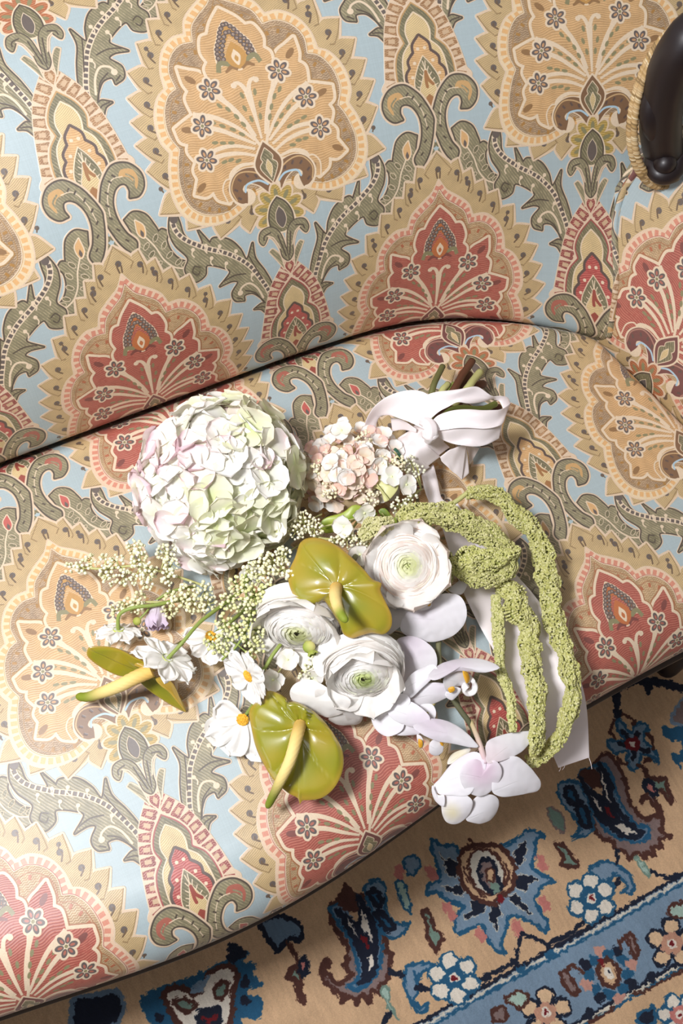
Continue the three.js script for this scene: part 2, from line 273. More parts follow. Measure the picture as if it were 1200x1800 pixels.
      for (const [x, y, tilt] of FLOWERS) {
        ctx.save(); ctx.translate(x, y); ctx.rotate(tilt + 1.57);
        for (const [k, c1] of [[.0062, C.cream], [0, C.petal]]) for (let i = 0; i < 6; i++) { ctx.save(); ctx.rotate(i * Math.PI / 3 + .5); ctx.beginPath(); ctx.ellipse(.0185, 0, .0118 + k, .0075 + k, 0, 0, 7); ctx.fillStyle = c1; ctx.fill(); ctx.restore(); }
        for (let i = 0; i < 6; i++) { ctx.save(); ctx.rotate(i * Math.PI / 3 + .5); ctx.beginPath(); ctx.ellipse(.0165, 0, .0065, .0034, 0, 0, 7); ctx.fillStyle = K.petalIn; ctx.fill(); ctx.restore(); }
        dot(ctx, 0, 0, .0045, C.leaf); ctx.restore();
      }
    });
    // heart of the medallion
    both(() => { taper(ctx, [[0, -.11], [.004, -.145], [.016, -.168], [.03, -.172]], .014, .012, .009, C.cream); dot(ctx, .031, -.166, .008, C.cream); });
    taper(ctx, [[0, -.01], [0, -.07], [0, -.14]], .006, .011, .02, C.cream);
    const wreath = [[0, -.342, 1], [.018, -.322], [.03, -.298], [.044, -.275], [.05, -.25], [.05, -.228]];
    shape(ctx, sym([...wreath, [.03, -.228], [0, -.205]]), K.drop, C.cream, .009); shape(ctx, sym([[0, -.3, 1], [.018, -.275], [.03, -.25], [.02, -.225], [0, -.21]]), K.fan);
    both(() => { for (const [k, n] of [[1, .0125], [.74, .0125]]) walk(wreath.map(([x, y]) => [x * k * .92, -.25 + (y + .25) * k * .95]), false, n, (x, y) => { dot(ctx, x, y, .0068, C.coreDark); dot(ctx, x, y, .0036, C.grey2 ?? '#8a7a70'); }); });
    both(() => {
      taper(ctx, [[.008, -.208], [.028, -.226], [.048, -.232], [.058, -.21]], .01, .014, .012, C.leaf); taper(ctx, [[.006, -.205], [.02, -.215], [.04, -.205]], .008, .012, .006, K.seed); });
    shape(ctx, sym([[0, -.283, 1], [.016, -.265], [.027, -.243], [.02, -.22], [0, -.208]]), K.drop); shape(ctx, sym([[0, -.262, 1], [.012, -.24], [0, -.215]]), C.cream); shape(ctx, sym([[0, -.245, 1], [.0055, -.235], [0, -.226]]), K.drop);
    // scrolls at the foot
    both(() => {
      const sc = [[.004, .125], [.028, .096], [.06, .078], [.092, .082], [.108, .105], [.1, .13], [.082, .134]];
      line(ctx, sc, C.cream, .048); taper(ctx, sc, .04, .043, .03, K.scroll); line(ctx, [[.016, .115], [.04, .098], [.075, .1], [.084, .118]], C.blueLine, .006);
      for (const [x, y] of [[.045, .078], [.07, .07], [.095, .076], [.113, .1], [.108, .125]]) { ctx.save(); ctx.translate(x * .97, y + .006); ctx.rotate(x * 8); ctx.fillStyle = C.coreLine; ctx.fillRect(-.003, -.006, .006, .012); ctx.restore(); }
      line(ctx, [[.01, .112], [.035, .08], [.07, .064], [.1, .068], [.122, .1], [.115, .135]], K.scrollLine, .004);
    });
    shape(ctx, sym([[0, 0, 1], [.02, .025], [.037, .055], [.03, .085], [0, .122, 1]]), K.scroll, C.cream, .011); shape(ctx, sym([[0, .018, 1], [.016, .04], [.013, .052, 1], [.024, .07], [0, .112, 1]]), C.oliveMid, C.cream, .005); shape(ctx, sym([[0, .05, 1], [.008, .07], [0, .098, 1]]), C.pale, C.cream, .004);
    // the acorn fan
    const ac = []; for (let i = 0; i <= 8; i++) { const a = Math.PI * (-.62 + i / 8 * 1.24), rr = .07; ac.push([Math.sin(a) * rr, .205 - Math.cos(a) * rr * 1.0, 0]); }
    ctx.beginPath(); for (let i = 0; i < 7; i++) { const a = Math.PI * (-.6 + i / 6 * 1.2), x = Math.sin(a) * .05, y = .2 - Math.cos(a) * .055; ctx.moveTo(x, y); ctx.ellipse(x, y, .031, .02, a - Math.PI / 2, 0, 7); } ctx.fillStyle = C.edge; ctx.fill();
    for (let i = 0; i < 7; i++) { const a = Math.PI * (-.6 + i / 6 * 1.2), x = Math.sin(a) * .048, y = .2 - Math.cos(a) * .053; ctx.beginPath(); ctx.ellipse(x, y, .026, .0155, a - Math.PI / 2, 0, 7); ctx.fillStyle = K.acorn; ctx.fill(); ctx.beginPath(); ctx.ellipse(x, y, .014, .006, a - Math.PI / 2, 0, 7); ctx.fillStyle = C.leaf; ctx.fill(); }
    shape(ctx, sym([[0, .158, 1], [.022, .178], [.036, .21], [.036, .245], [0, .262]]), C.oliveMid, C.cream, .012); line(ctx, sym([[.036, .245], [.036, .21], [.022, .178], [0, .158, 1]]).slice(0, 7), C.oliveDark, .004);
    shape(ctx, sym([[0, .186, 1], [.012, .205], [.014, .23], [0, .25]]), C.grey, C.cream, .004);
    ctx.save(); ctx.translate(0, HR); both(() => { shape(ctx, CURL, C.olive, C.oliveDark, .006); shape(ctx, CURL, C.olive); line(ctx, [[.02, -.43], [.012, -.39], [.006, -.36]], C.oliveDark, .004); line(ctx, [[.04, -.445], [.06, -.44], [.064, -.428]], C.oliveDark, .004); line(ctx, [[.05, -.437], [.034, -.425], [.02, -.39]], C.edge, .0045); }); ctx.restore();
  });
  ctx.restore();
}
const COL = { ground: '#a3b6b9', edge: '#d9bd9d', cream: '#dfc7a5', olive: '#877d5c', oliveDark: '#4e4234', oliveMid: '#766d4c', grey: '#62564e', greyBrown: '#6b5236', tooth: '#c0a26e', toothLine: '#97794a', scallopIn: '#c7a57e', pale: '#d2b57c', coreLine: '#5b463d', coreDark: '#5b4a44', petal: '#5f544f', leaf: '#868055', blueLine: '#a5c3d2' };
const GOLD = { leafHeart: '#d6a467', heart: '#c99a5c', scallop: '#9d6f42', thin: '#bd8f52', core: '#cd9c60', core2: '#a06a35', bandBase: '#e2c79c', dent: '#dfa866', brown: '#9c7c58', brownLine: '#a97c42', fleck: '#a8762f', fan: '#c99a60', seed: '#91683a', petalIn: '#c58f5a', drop: '#c08a3e', scroll: '#7f5a39', scrollLine: '#c8a06a', acorn: '#b2913f' };
const RED = { leafHeart: '#c4564a', heart: '#ae5c48', scallop: '#973f38', thin: '#a5433f', core: '#b3433d', core2: '#9c4030', bandBase: '#e0bd9c', dent: '#d58468', brown: '#ab885c', brownLine: '#a5653a', fleck: '#b2603a', fan: '#ad5040', seed: '#7f4036', petalIn: '#b2604c', drop: '#c0662f', scroll: '#75403a', scrollLine: '#b07a66', acorn: '#b06236' };
const mute = (c, k = 0.14) => { const p = [1, 3, 5].map((i) => parseInt(c.slice(i, i + 2), 16)), g = p[0] * .3 + p[1] * .55 + p[2] * .15; return '#' + p.map((v) => Math.round(lerp(v, g, k)).toString(16).padStart(2, '0')).join(''); };
for (const o of [COL, GOLD, RED]) for (const k of Object.keys(o)) o[k] = mute(o[k]);
function fabricTextures() {
  const S = 1200, h = Math.round(2 * HR * S), a = canvasOf(S, h), b = canvasOf(S, h), d = canvasOf(S, h), ca = a.getContext('2d'), cb = b.getContext('2d'), cd = d.getContext('2d');
  damask(ca, S, COL, [GOLD, RED]);
  const level = (c, v, other = '#909090') => Object.fromEntries(Object.keys(c).map((k) => [k, v[k] ?? other]));
  damask(cb, S, level(COL, { ground: '#404040', cream: '#e0e0e0', edge: '#c8c8c8', grey: '#707070', oliveDark: '#606060', coreLine: '#606060', toothLine: '#606060' }), [level(GOLD, { bandBase: '#c8c8c8', brown: '#707070' }), level(RED, { bandBase: '#c8c8c8', brown: '#707070' })]);
  // which kind of weave lies where: 0 ground, 40 leaf, 80 tooth, 120 band, 160 fan, 220 the rest
  const kinds = { ground: '#000000', olive: '#282828', oliveMid: '#282828', tooth: '#505050', pale: '#505050', brown: '#787878', scallop: '#787878', fan: '#a0a0a0', core: '#a0a0a0', acorn: '#a0a0a0' };
  damask(cd, S, level(COL, kinds, '#dcdcdc'), [level(GOLD, kinds, '#dcdcdc'), level(RED, kinds, '#dcdcdc')]);
  const ia = ca.getImageData(0, 0, S, h), ib = cb.getImageData(0, 0, S, h), A = ia.data, B = ib.data, D = cd.getImageData(0, 0, S, h).data, rnd = rngOf(5);
  const row = new Float32Array(h), col = new Float32Array(S); for (let i = 0; i < h; i++) row[i] = rnd() - .5; for (let i = 0; i < S; i++) col[i] = rnd() - .5;
  const tri = (t) => Math.abs(((t % 1) + 1) % 1 * 2 - 1), pale = [222, 200, 168];
  for (let y = 0; y < h; y++) for (let x = 0; x < S; x++) {
    const o = (y * S + x) * 4, k = D[o], n = rnd() - .5, broken = noise(x * .11, y * .11, 2.5), mott = noise(x * .03, y * .03, 7.5);
    let m = 1, mix = 0, bump = 0;
    if (k < 20) m = 1 + .03 * Math.sin(x * 1.57) * Math.sin(y * 1.57) + .05 * n + .035 * (row[y] + col[x]);
    else if (k < 60) { const w = Math.sin((x * .8 - y * .55 + 3 * noise(x * .02, y * .02, 1)) * .72); m = 1 + .07 * w + .16 * n + .10 * mott; if (w > .72 && broken > 0) mix = .30; bump = 22 * w; }
    else if (k < 100) { const w = Math.sin((y + .45 * x + 6 * noise(x * .02, y * .02, 4)) * 1.0); m = 1 + .08 * w + .13 * n + .05 * mott; if (w < -.8) m *= .93; bump = 26 * w; }
    else if (k < 140) { const w = Math.sin((y + 5 * tri(x / 17) + 8 * noise(x * .012, y * .012, 9)) * .85); m = 1 + .05 * w + .16 * n + .12 * mott; if (w > .45 && broken > -.25) mix = .42; bump = 34 * w; }
    else if (k < 190) { const w = Math.sin((y + 4 * Math.sin(x * .06) + 9 * noise(x * .015, y * .015, 6)) * .82); m = 1 + .06 * w + .12 * n + .06 * mott; if (w > .62 && broken > -.35) mix = .26; bump = 30 * w; }
    else m = 1 + .13 * n + .05 * Math.sin((x + y) * 1.6);
    for (let c = 0; c < 3; c++) A[o + c] = clamp(lerp(A[o + c], pale[c], mix) * m, 0, 255);
    B[o] = B[o + 1] = B[o + 2] = clamp(B[o] + bump + 22 * n, 0, 255);
  }
  ca.putImageData(ia, 0, 0); cb.putImageData(ib, 0, 0);
  return [textureOf(a), textureOf(b, false)];
}
const [fabricMap, fabricBump] = fabricTextures();
const fabric = new THREE.MeshPhysicalMaterial({ map: fabricMap, bumpMap: fabricBump, bumpScale: 0.00035, roughness: 0.5, ior: 1.85, specularIntensity: 1, sheen: 0.35, sheenRoughness: 0.45, sheenColor: new THREE.Color(0.9, 0.9, 0.88) });
// ------------------------------------------------------------------ the unseen room: floor, walls, ceiling, added window
const plaster = new THREE.MeshStandardMaterial({ color: 0xe8e6e2, roughness: 0.95 });
const board = new THREE.MeshStandardMaterial({ color: 0x5b3a22, roughness: 0.5 });
const whitePaint = new THREE.MeshStandardMaterial({ color: 0xf0efec, roughness: 0.6 });
{
  const { x0, x1, z0, z1, h } = ROOM, t = 0.12, mx = (x0 + x1) / 2, mz = (z0 + z1) / 2, w = x1 - x0, d = z1 - z0;
  const floor = structure('floor', box(w + 2 * t, 0.1, d + 2 * t, mx, -0.06, mz), board);
  const planks = []; for (let i = 0; i < 32; i++) planks.push(i);
  const plankGeo = new RoundedBoxGeometry(w - 0.02, 0.012, d / 32 - 0.002, 1, 0.001);
  const tones = [0x5b3a22, 0x64412a, 0x523318].map((c) => new THREE.MeshStandardMaterial({ color: c, roughness: 0.45 }));
  planks.forEach((i) => { const m = part('plank', plankGeo, tones[(i * 7) % 3], floor); m.position.set(mx, -0.0065, z0 + (i + 0.5) * d / 32); });
  structure('ceiling', box(w + 2 * t, t, d + 2 * t, mx, h + t / 2, mz), whitePaint);
  structure('wall_right', box(t, h, d, x1 + t / 2, h / 2, mz), plaster);
  structure('wall_back', box(w + 2 * t, h, t, mx, h / 2, z0 - t / 2), plaster);
  structure('wall_front', box(w + 2 * t, h, t, mx, h / 2, z1 + t / 2), plaster);
  const wz = 0.5, wy = 1.6, ww = 1.6, wh = 1.7, xx = x0 - t / 2;
  structure('wall_left', mergeGeometries([box(t, h, wz - ww / 2 - z0, xx, h / 2, (z0 + wz - ww / 2) / 2), box(t, h, z1 - wz - ww / 2, xx, h / 2, (z1 + wz + ww / 2) / 2), box(t, wy - wh / 2, ww, xx, (wy - wh / 2) / 2, wz), box(t, h - wy - wh / 2, ww, xx, (h + wy + wh / 2) / 2, wz)]), plaster);
  const win = structure('added_window_1', mergeGeometries([box(0.08, 0.06, ww, x0 - 0.05, wy - wh / 2 + 0.03, wz), box(0.08, 0.06, ww, x0 - 0.05, wy + wh / 2 - 0.03, wz), box(0.08, wh, 0.06, x0 - 0.05, wy, wz - ww / 2 + 0.03), box(0.08, wh, 0.06, x0 - 0.05, wy, wz + ww / 2 - 0.03), box(0.06, wh, 0.04, x0 - 0.05, wy, wz)]), whitePaint);
  const fillGlow = new THREE.MeshStandardMaterial({ color: 0xffffff, emissive: 0xe6efff, emissiveIntensity: 1.2, roughness: 0.4 });  // panes of the added window glow as side fill
  for (const s of [-1, 1]) part('fill_pane', box(0.006, wh - 0.12, ww / 2 - 0.08, x0 - 0.07, wy, wz + s * ww / 4), fillGlow, win);
}
{ // glowing panel added to carry the overhead fill
  const c = thing('added_fill_panel', 'flat square panel added under the ceiling as fill light', 'ceiling light', V(-0.3, ROOM.h, -0.2));
  worldPart('frame', box(1.26, 0.03, 1.26, -0.3, ROOM.h - 0.015, -0.2), whitePaint, c);
  worldPart('diffuser', box(1.2, 0.006, 1.2, -0.3, ROOM.h - 0.034, -0.2), new THREE.MeshStandardMaterial({ color: 0xffffff, emissive: 0xf6f8ff, emissiveIntensity: 1.0, roughness: 0.6 }), c);
}
{ // the flash's housing, out of view, placed to light the settee
  const sb = thing('unseen_softbox', 'unseen square white flash diffuser on a black stand, lighting the settee', 'unseen_softbox', V(lamp.position.x, 0, lamp.position.z));
  const black = new THREE.MeshStandardMaterial({ color: 0x151515, roughness: 0.7 }), glow = new THREE.MeshStandardMaterial({ color: 0xffffff, emissive: 0xfdfcff, emissiveIntensity: 3, roughness: 0.8 });
  const q = lamp.quaternion, back = V(0, 0, 1).applyQuaternion(q);
  const face = new THREE.BoxGeometry(0.235, 0.235, 0.006); face.applyQuaternion(q); face.translate(lamp.position.x + back.x * 0.012, lamp.position.y + back.y * 0.012, lamp.position.z + back.z * 0.012);
  const hood = new THREE.CylinderGeometry(0.06, 0.18, 0.2, 4, 1); hood.rotateY(Math.PI / 4); hood.rotateX(Math.PI / 2); hood.applyQuaternion(q); hood.translate(lamp.position.x + back.x * 0.12, lamp.position.y + back.y * 0.12, lamp.position.z + back.z * 0.12);
  worldPart('diffuser', face, glow, sb); worldPart('hood', hood, black, sb);
  const foot = V(-1.15, 0, -0.75), top = lamp.position.clone().addScaledVector(back, 0.22);
  worldPart('pole', tube([V(foot.x, 0.02, foot.z), V(foot.x, 1.0, foot.z), V(foot.x, top.y + 0.1, foot.z)], 0.014, { steps: 6 }), black, sb);
  worldPart('boom', tube([V(foot.x - 0.2, top.y + 0.16, foot.z - 0.25), V(foot.x, top.y + 0.1, foot.z), top], 0.011, { steps: 12 }), black, sb);
  for (let i = 0; i < 3; i++) { const a = i * 2.1 + 0.4, c = V(foot.x, 0.35, foot.z); worldPart('leg', tube([c, V(c.x + Math.cos(a) * 0.26, 0.025, c.z + Math.sin(a) * 0.26)], 0.01, { steps: 4 }), black, sb); }
}

// ------------------------------------------------------------------ the settee
const settee = thing('settee', 'antique settee in blue damask with gold and red medallions and dark carved wood', 'settee', V(0, 0, 0));
const seamZ = (x) => { const e = Math.max(0, Math.abs(x) - 0.42), k = Math.max(0, Math.abs(x) - 0.3016); return -0.2695 + 0.2977 * k * k + 0.9 * e * e + 1.2 * e * e * e; };
const armX = (z) => 0.70 + 0.22 * (z + 0.05) - (z > 0 ? 0.25 * z * z : 0);
const frontZ = (x) => 0.217 + 0.05 * Math.exp(-(((x - 0.05) / 0.28) ** 2));     // the front edge bows out in the middle
function seatTop(x, q) {                            // q: cloth length from the seat's middle towards the front
  const z0 = frontZ(x) - 0.075, dome = (v) => -0.0203 * (v / .27) ** 2;
  let z = q, y = dome(Math.min(q, z0));
  if (q > z0) { const L = 0.105, t = clamp((q - z0) / L), a = t * Math.PI / 2; z = z0 + 0.075 * Math.sin(a); y = dome(z0) - 0.058 * (1 - Math.cos(a)); if (q - z0 > L) { const e = q - z0 - L; y -= e; z -= e * 0.1; } }
  const d = Math.min(z - seamZ(x), (armX(z) - Math.abs(x)) * 0.97);
  y -= 0.019 * (1 - smooth(-0.012, 0.016, d)) + 0.012 * (1 - smooth(-0.01, 0.02, (armX(z) - Math.abs(x)) * 0.97)) + (d < -0.004 ? Math.min(0.03, -d - 0.004) : 0);
  return [z, y];
}
worldPart('seat', sheet(260, 150, (s, t) => {
  const x = lerp(-0.76, 0.78, s), q = lerp(0.36, -0.32, t), [z, y] = seatTop(x, q);
  return [x, y + SY, z, x / PR, -(q / PR) / (2 * HR)];
}), fabric, settee, 'seat covered in blue damask');
// the back: straight in the middle, drawn forward at the ends, rolling backwards with height
const TAU0 = 0.0244, TAU1 = 3.1154;
const backProfile = (() => { const n = 300, s0 = -0.09, s1 = 0.78, out = []; let y = 0, z = 0; const i0 = Math.round(n * (0 - s0) / (s1 - s0)); const st = (s1 - s0) / n; const tau = (s) => TAU0 + TAU1 * clamp(s, 0, 0.62); out[i0] = [0, 0]; for (let i = i0 + 1; i <= n; i++) { const t = tau(s0 + (i - .5) * st); y += Math.cos(t) * st; z += Math.sin(t) * st; out[i] = [y, z]; } for (let i = i0 - 1; i >= 0; i--) out[i] = [(i - i0) * st, 0]; return (s) => { const f = clamp((s - s0) / st, 0, n - 1e-6), i = Math.floor(f), k = f - i; return [lerp(out[i][0], out[i + 1][0], k), lerp(out[i][1], out[i + 1][1], k)]; }; })();
const BX0 = 0.3016, BC = 0.2977;
const planX = (() => { const n = 400, tab = [0]; for (let i = 1; i <= n; i++) { const x = (i - .5) / n * 0.7; tab[i] = tab[i - 1] + Math.hypot(1, 2 * BC * x) * 0.7 / n; } return (a) => { const A = Math.abs(a), sg = Math.sign(a); if (A <= BX0) return [a, 0, 0]; let i = 0; while (i < n - 1 && tab[i + 1] < A - BX0) i++; const x = (i + (A - BX0 - tab[i]) / (tab[i + 1] - tab[i])) / n * 0.7; return [sg * (BX0 + x), BC * x * x, sg * Math.atan(2 * BC * x)]; }; })();
function backPoint(a, s) {
  const [x, zc, ph] = planX(a), [y, z] = backProfile(s), low = Math.exp(-(((s + 0.02) / 0.11) ** 2)), e = Math.max(0, Math.abs(x) - 0.42);
  const fwd = low * (0.9 * e * e + 1.2 * e * e * e);
  const tuck = s < 0.012 ? 0.016 * ((0.012 - s) / 0.03) ** 2 : 0;
  const Z = z + Math.min(tuck, 0.03);
  return V(x + Z * Math.sin(ph), SY - 0.0203 + y, -0.2677 + zc + fwd - Z * Math.cos(ph));
}
worldPart('backrest', sheet(220, 150, (i, j) => {
  const a = lerp(-0.86, 0.86, i), s = lerp(-0.085, 0.74, j), p = backPoint(a, s);
  return [p.x, p.y, p.z, a / PR - 0.9699, -(0.7759 - s / PR) / (2 * HR)];
}), fabric, settee, 'rolled backrest covered in blue damask');
// arms: inner panel leaning outwards and rolling over
function armPoint(sign, q, s) {                     // q along the arm (0 back corner .. front), s up the panel
  const z = -0.2 + q, x = armX(z);
  const lean = 0.3, r0 = 0.2;
  let up, out;
  if (s < r0) { up = s * Math.cos(lean); out = s * Math.sin(lean); } else { const k = (s - r0) / 0.07, a = Math.min(k, 2.6); up = r0 * Math.cos(lean) + 0.07 * (Math.sin(lean + a) - Math.sin(lean)) ; out = r0 * Math.sin(lean) + 0.07 * (Math.cos(lean) - Math.cos(lean + a)); up = r0 * Math.cos(lean) + 0.07 * (Math.sin(a + lean) - Math.sin(lean)) * 0 + 0.07 * Math.sin(a) * Math.cos(lean * 0.3); out = r0 * Math.sin(lean) + 0.07 * (1 - Math.cos(a)) + 0.02 * Math.min(a, 1); }
  if (s < 0.03) out += 0.012 * ((0.03 - s) / 0.05) ** 2;
  return V(sign * (x + out), SY - 0.03 + up, z - s * 0.12);
}
for (const sign of [1, -1]) {
  worldPart('armrest', sheet(70, 70, (i, j) => {
    const q = sign > 0 ? lerp(-0.03, 0.42, i) : lerp(0.42, -0.03, i), s = lerp(-0.05, 0.382, j), p = armPoint(sign, q, s);
    return [p.x, p.y, p.z, (q - 0.125) / PR / 1.12 + 0.5, -(HR - (s - 0.085) / PR / 1.12) / (2 * HR)];
  }), fabric, settee, 'armrest covered in blue damask');
}
// a fabric welt runs down the seam between back and arm
for (const sign of [1, -1]) {
  const pts = [];
  for (let k = 0; k <= 9; k++) {
    const s = 0.02 + k * 0.021; let best = null, bd = 9;
    for (let q = -0.02; q < 0.14; q += 0.004) { const p = armPoint(sign, q, s); for (let a = 0.6; a < 0.86; a += 0.01) for (let t = -0.02; t < 0.26; t += 0.01) { const d = p.distanceTo(backPoint(sign * a, t)); if (d < bd) { bd = d; best = p; } } }
    pts.push(best);
  }
  const even = pts.map((p, i) => i && i < 9 ? pts[i - 1].clone().add(p).add(pts[i + 1]).multiplyScalar(1 / 3) : p), g = tube(even, 0.0042, { steps: 60, seg: 8 }), uv = g.attributes.uv;
  for (let i = 0; i < uv.count; i++) uv.setXY(i, uv.getX(i) * 0.07 + 0.4, uv.getY(i) * 0.45);
  worldPart('welt', g, fabric, settee);
}
const wood = new THREE.MeshPhysicalMaterial({ color: 0x14070a, roughness: 0.5, clearcoat: 0.25, clearcoatRoughness: 0.3 });
const gimpTex = (() => { const c = canvasOf(64, 256), x = c.getContext('2d'), rnd = rngOf(8); x.fillStyle = '#b09060'; x.fillRect(0, 0, 64, 256); for (let i = 0; i < 64; i++) { x.fillStyle = ['#cbb48c', '#a88a58', '#bfa274', '#7d6642', '#d6c6a4'][Math.floor(rnd() * 5)]; x.save(); x.translate(0, i * 4); x.transform(1, 0.25, 0, 1, 0, 0); x.fillRect(-5, 0, 80, 2.6); x.restore(); } return textureOf(c); })();
gimpTex.repeat.set(1, 2);
const gimpMat = new THREE.MeshStandardMaterial({ map: gimpTex, roughness: 0.75 });
for (const sign of [1, -1]) {
  const M = (v) => V(sign * v.x, v.y, v.z), pt = (px, py, y) => M(at(px, py, y));
  // two twisted cords edge the cloth where it meets the carved scroll
  const edge = [[1226, 12, .33], [1180, 50, .315], [1146, 92, .295], [1122, 145, .27], [1109, 200, .243], [1107, 250, .217], [1119, 295, .19], [1148, 326, .168], [1185, 322, .165], [1230, 290, .17]];
  for (const k of [0, 1]) {
    const pts = edge.map(([x, y, h]) => pt(x + (1190 - x) * 0.075 * k + k * 1.5, y + (185 - y) * 0.045 * k, h + .004 * k));
    worldPart('gimp_cord', tube(pts, 0.0037, { steps: 260, seg: 10, bump: (t, a) => 1 + 0.1 * Math.sin(a + t * 300) }), gimpMat, settee, 'twisted gold and tan cord');
  }
  const ring = edge.map(([x, y, h]) => pt(x + (1190 - x) * 0.5 + 12, y + (185 - y) * 0.27, h + .004));
  ring.push(pt(1262, 230, .2), pt(1290, 150, .25), pt(1280, 70, .3));
  worldPart('wooden_scroll', tube(ring, 0.0225, { steps: 90, seg: 16, closed: true, flat: 0.9 }), wood, settee, 'dark glossy mahogany scroll');
  const c = pt(1168, 288, .198), knob = new THREE.SphereGeometry(0.012, 18, 14); knob.translate(c.x, c.y, c.z);
  worldPart('scroll_boss', knob, wood, settee);
  worldPart('scroll_volute', tube([pt(1150, 262, .19), pt(1145, 290, .188), pt(1160, 309, .188), pt(1184, 304, .19), pt(1190, 282, .195), pt(1204, 262, .2), pt(1225, 245, .2)], (t) => 0.008 + 0.003 * t, { steps: 40, seg: 10 }), wood, settee);
  worldPart('scroll_spindle', tube([pt(1188, 262, .16), pt(1182, 225, .17), pt(1190, 180, .19), pt(1200, 150, .2)], 0.009, { steps: 24, seg: 10 }), wood, settee);
  worldPart('scroll_leaf', tube([pt(1172, 120, .29), pt(1150, 160, .27), pt(1143, 210, .245), pt(1150, 250, .22)], (t) => 0.004 + 0.008 * Math.sin(Math.PI * t), { steps: 30, seg: 10 }), wood, settee);
  // outer arm panel and posts
  worldPart('arm_post', tube([V(sign * 0.83, SY - 0.2, -0.12), V(sign * 0.84, SY - 0.02, -0.13), V(sign * 0.845, SY + 0.12, -0.14)], 0.028, { steps: 12, seg: 12 }), wood, settee);
  worldPart('arm_side', box(0.03, 0.27, 0.42, sign * 0.835, SY - 0.06, 0.02), fabric, settee);
}
// front rail with carved leaves, side and back rails, crest and legs
{
  const rail = (w, h, d, x, y, z) => { const g = new RoundedBoxGeometry(w, h, d, 3, 0.008); g.translate(x, y, z); return g; };
  const along = (dz, y, n = 30) => Array.from({ length: n + 1 }, (_, i) => { const x = -0.78 + 1.56 * i / n; return V(x, SY + y, frontZ(x) + dz); });
  worldPart('front_rail', tube(along(-0.034, -0.135), 0.022, { steps: 80, seg: 10, flat: 1.7 }), wood, settee);
  const leafGeo = new THREE.SphereGeometry(1, 10, 8); leafGeo.scale(0.022, 0.011, 0.007);
  for (let i = 0; i < 44; i++) { const m = part('carved_leaf', leafGeo, wood, settee), x = -0.76 + i * 0.0353; m.position.set(x, SY - 0.118 + (i % 2) * 0.006, frontZ(x) - 0.014); m.rotation.z = (i % 2 ? 0.5 : -0.5); m.rotation.y = -Math.atan((frontZ(x + 0.01) - frontZ(x - 0.01)) / 0.02); }
  worldPart('rail_moulding', tube(along(-0.014, -0.1), 0.006, { steps: 80, seg: 8 }), wood, settee);
  for (const s of [-1, 1]) worldPart('side_rail', rail(0.035, 0.08, 0.52, s * 0.77, SY - 0.145, -0.03), wood, settee);
  worldPart('back_rail', rail(1.5, 0.08, 0.035, 0, SY - 0.145, -0.32), wood, settee);
  const bp = (a) => { const p = backPoint(a, 0.73); p.y -= 0.005; p.z -= 0.006; return p; };
  worldPart('crest_rail', tube([-0.84, -0.6, -0.4, -0.2, 0, 0.2, 0.4, 0.6, 0.84].map(bp), 0.026, { steps: 60, seg: 12 }), wood, settee);
  for (const [x, z, b] of [[-0.73, 0.19, 1], [0.73, 0.19, 1], [-0.7, -0.32, -1], [0.7, -0.32, -1]]) worldPart('leg', tube([V(x, SY - 0.13, z), V(x * 1.01, SY - 0.22, z + b * 0.015), V(x, 0.13, z - b * 0.004), V(x * 1.01, RUG + 0.008, z + b * 0.012)], (t) => lerp(0.036, 0.017, t) + 0.007 * Math.sin(t * 3.1), { steps: 24, seg: 14 }), wood, settee);
  for (const s of [-1, 1]) worldPart('back_post', tube([V(s * 0.72, SY - 0.15, -0.33), V(s * 0.76, SY + 0.1, -0.4), V(s * 0.83, SY + 0.2, -0.62)], 0.02, { steps: 16, seg: 10 }), wood, settee);
}
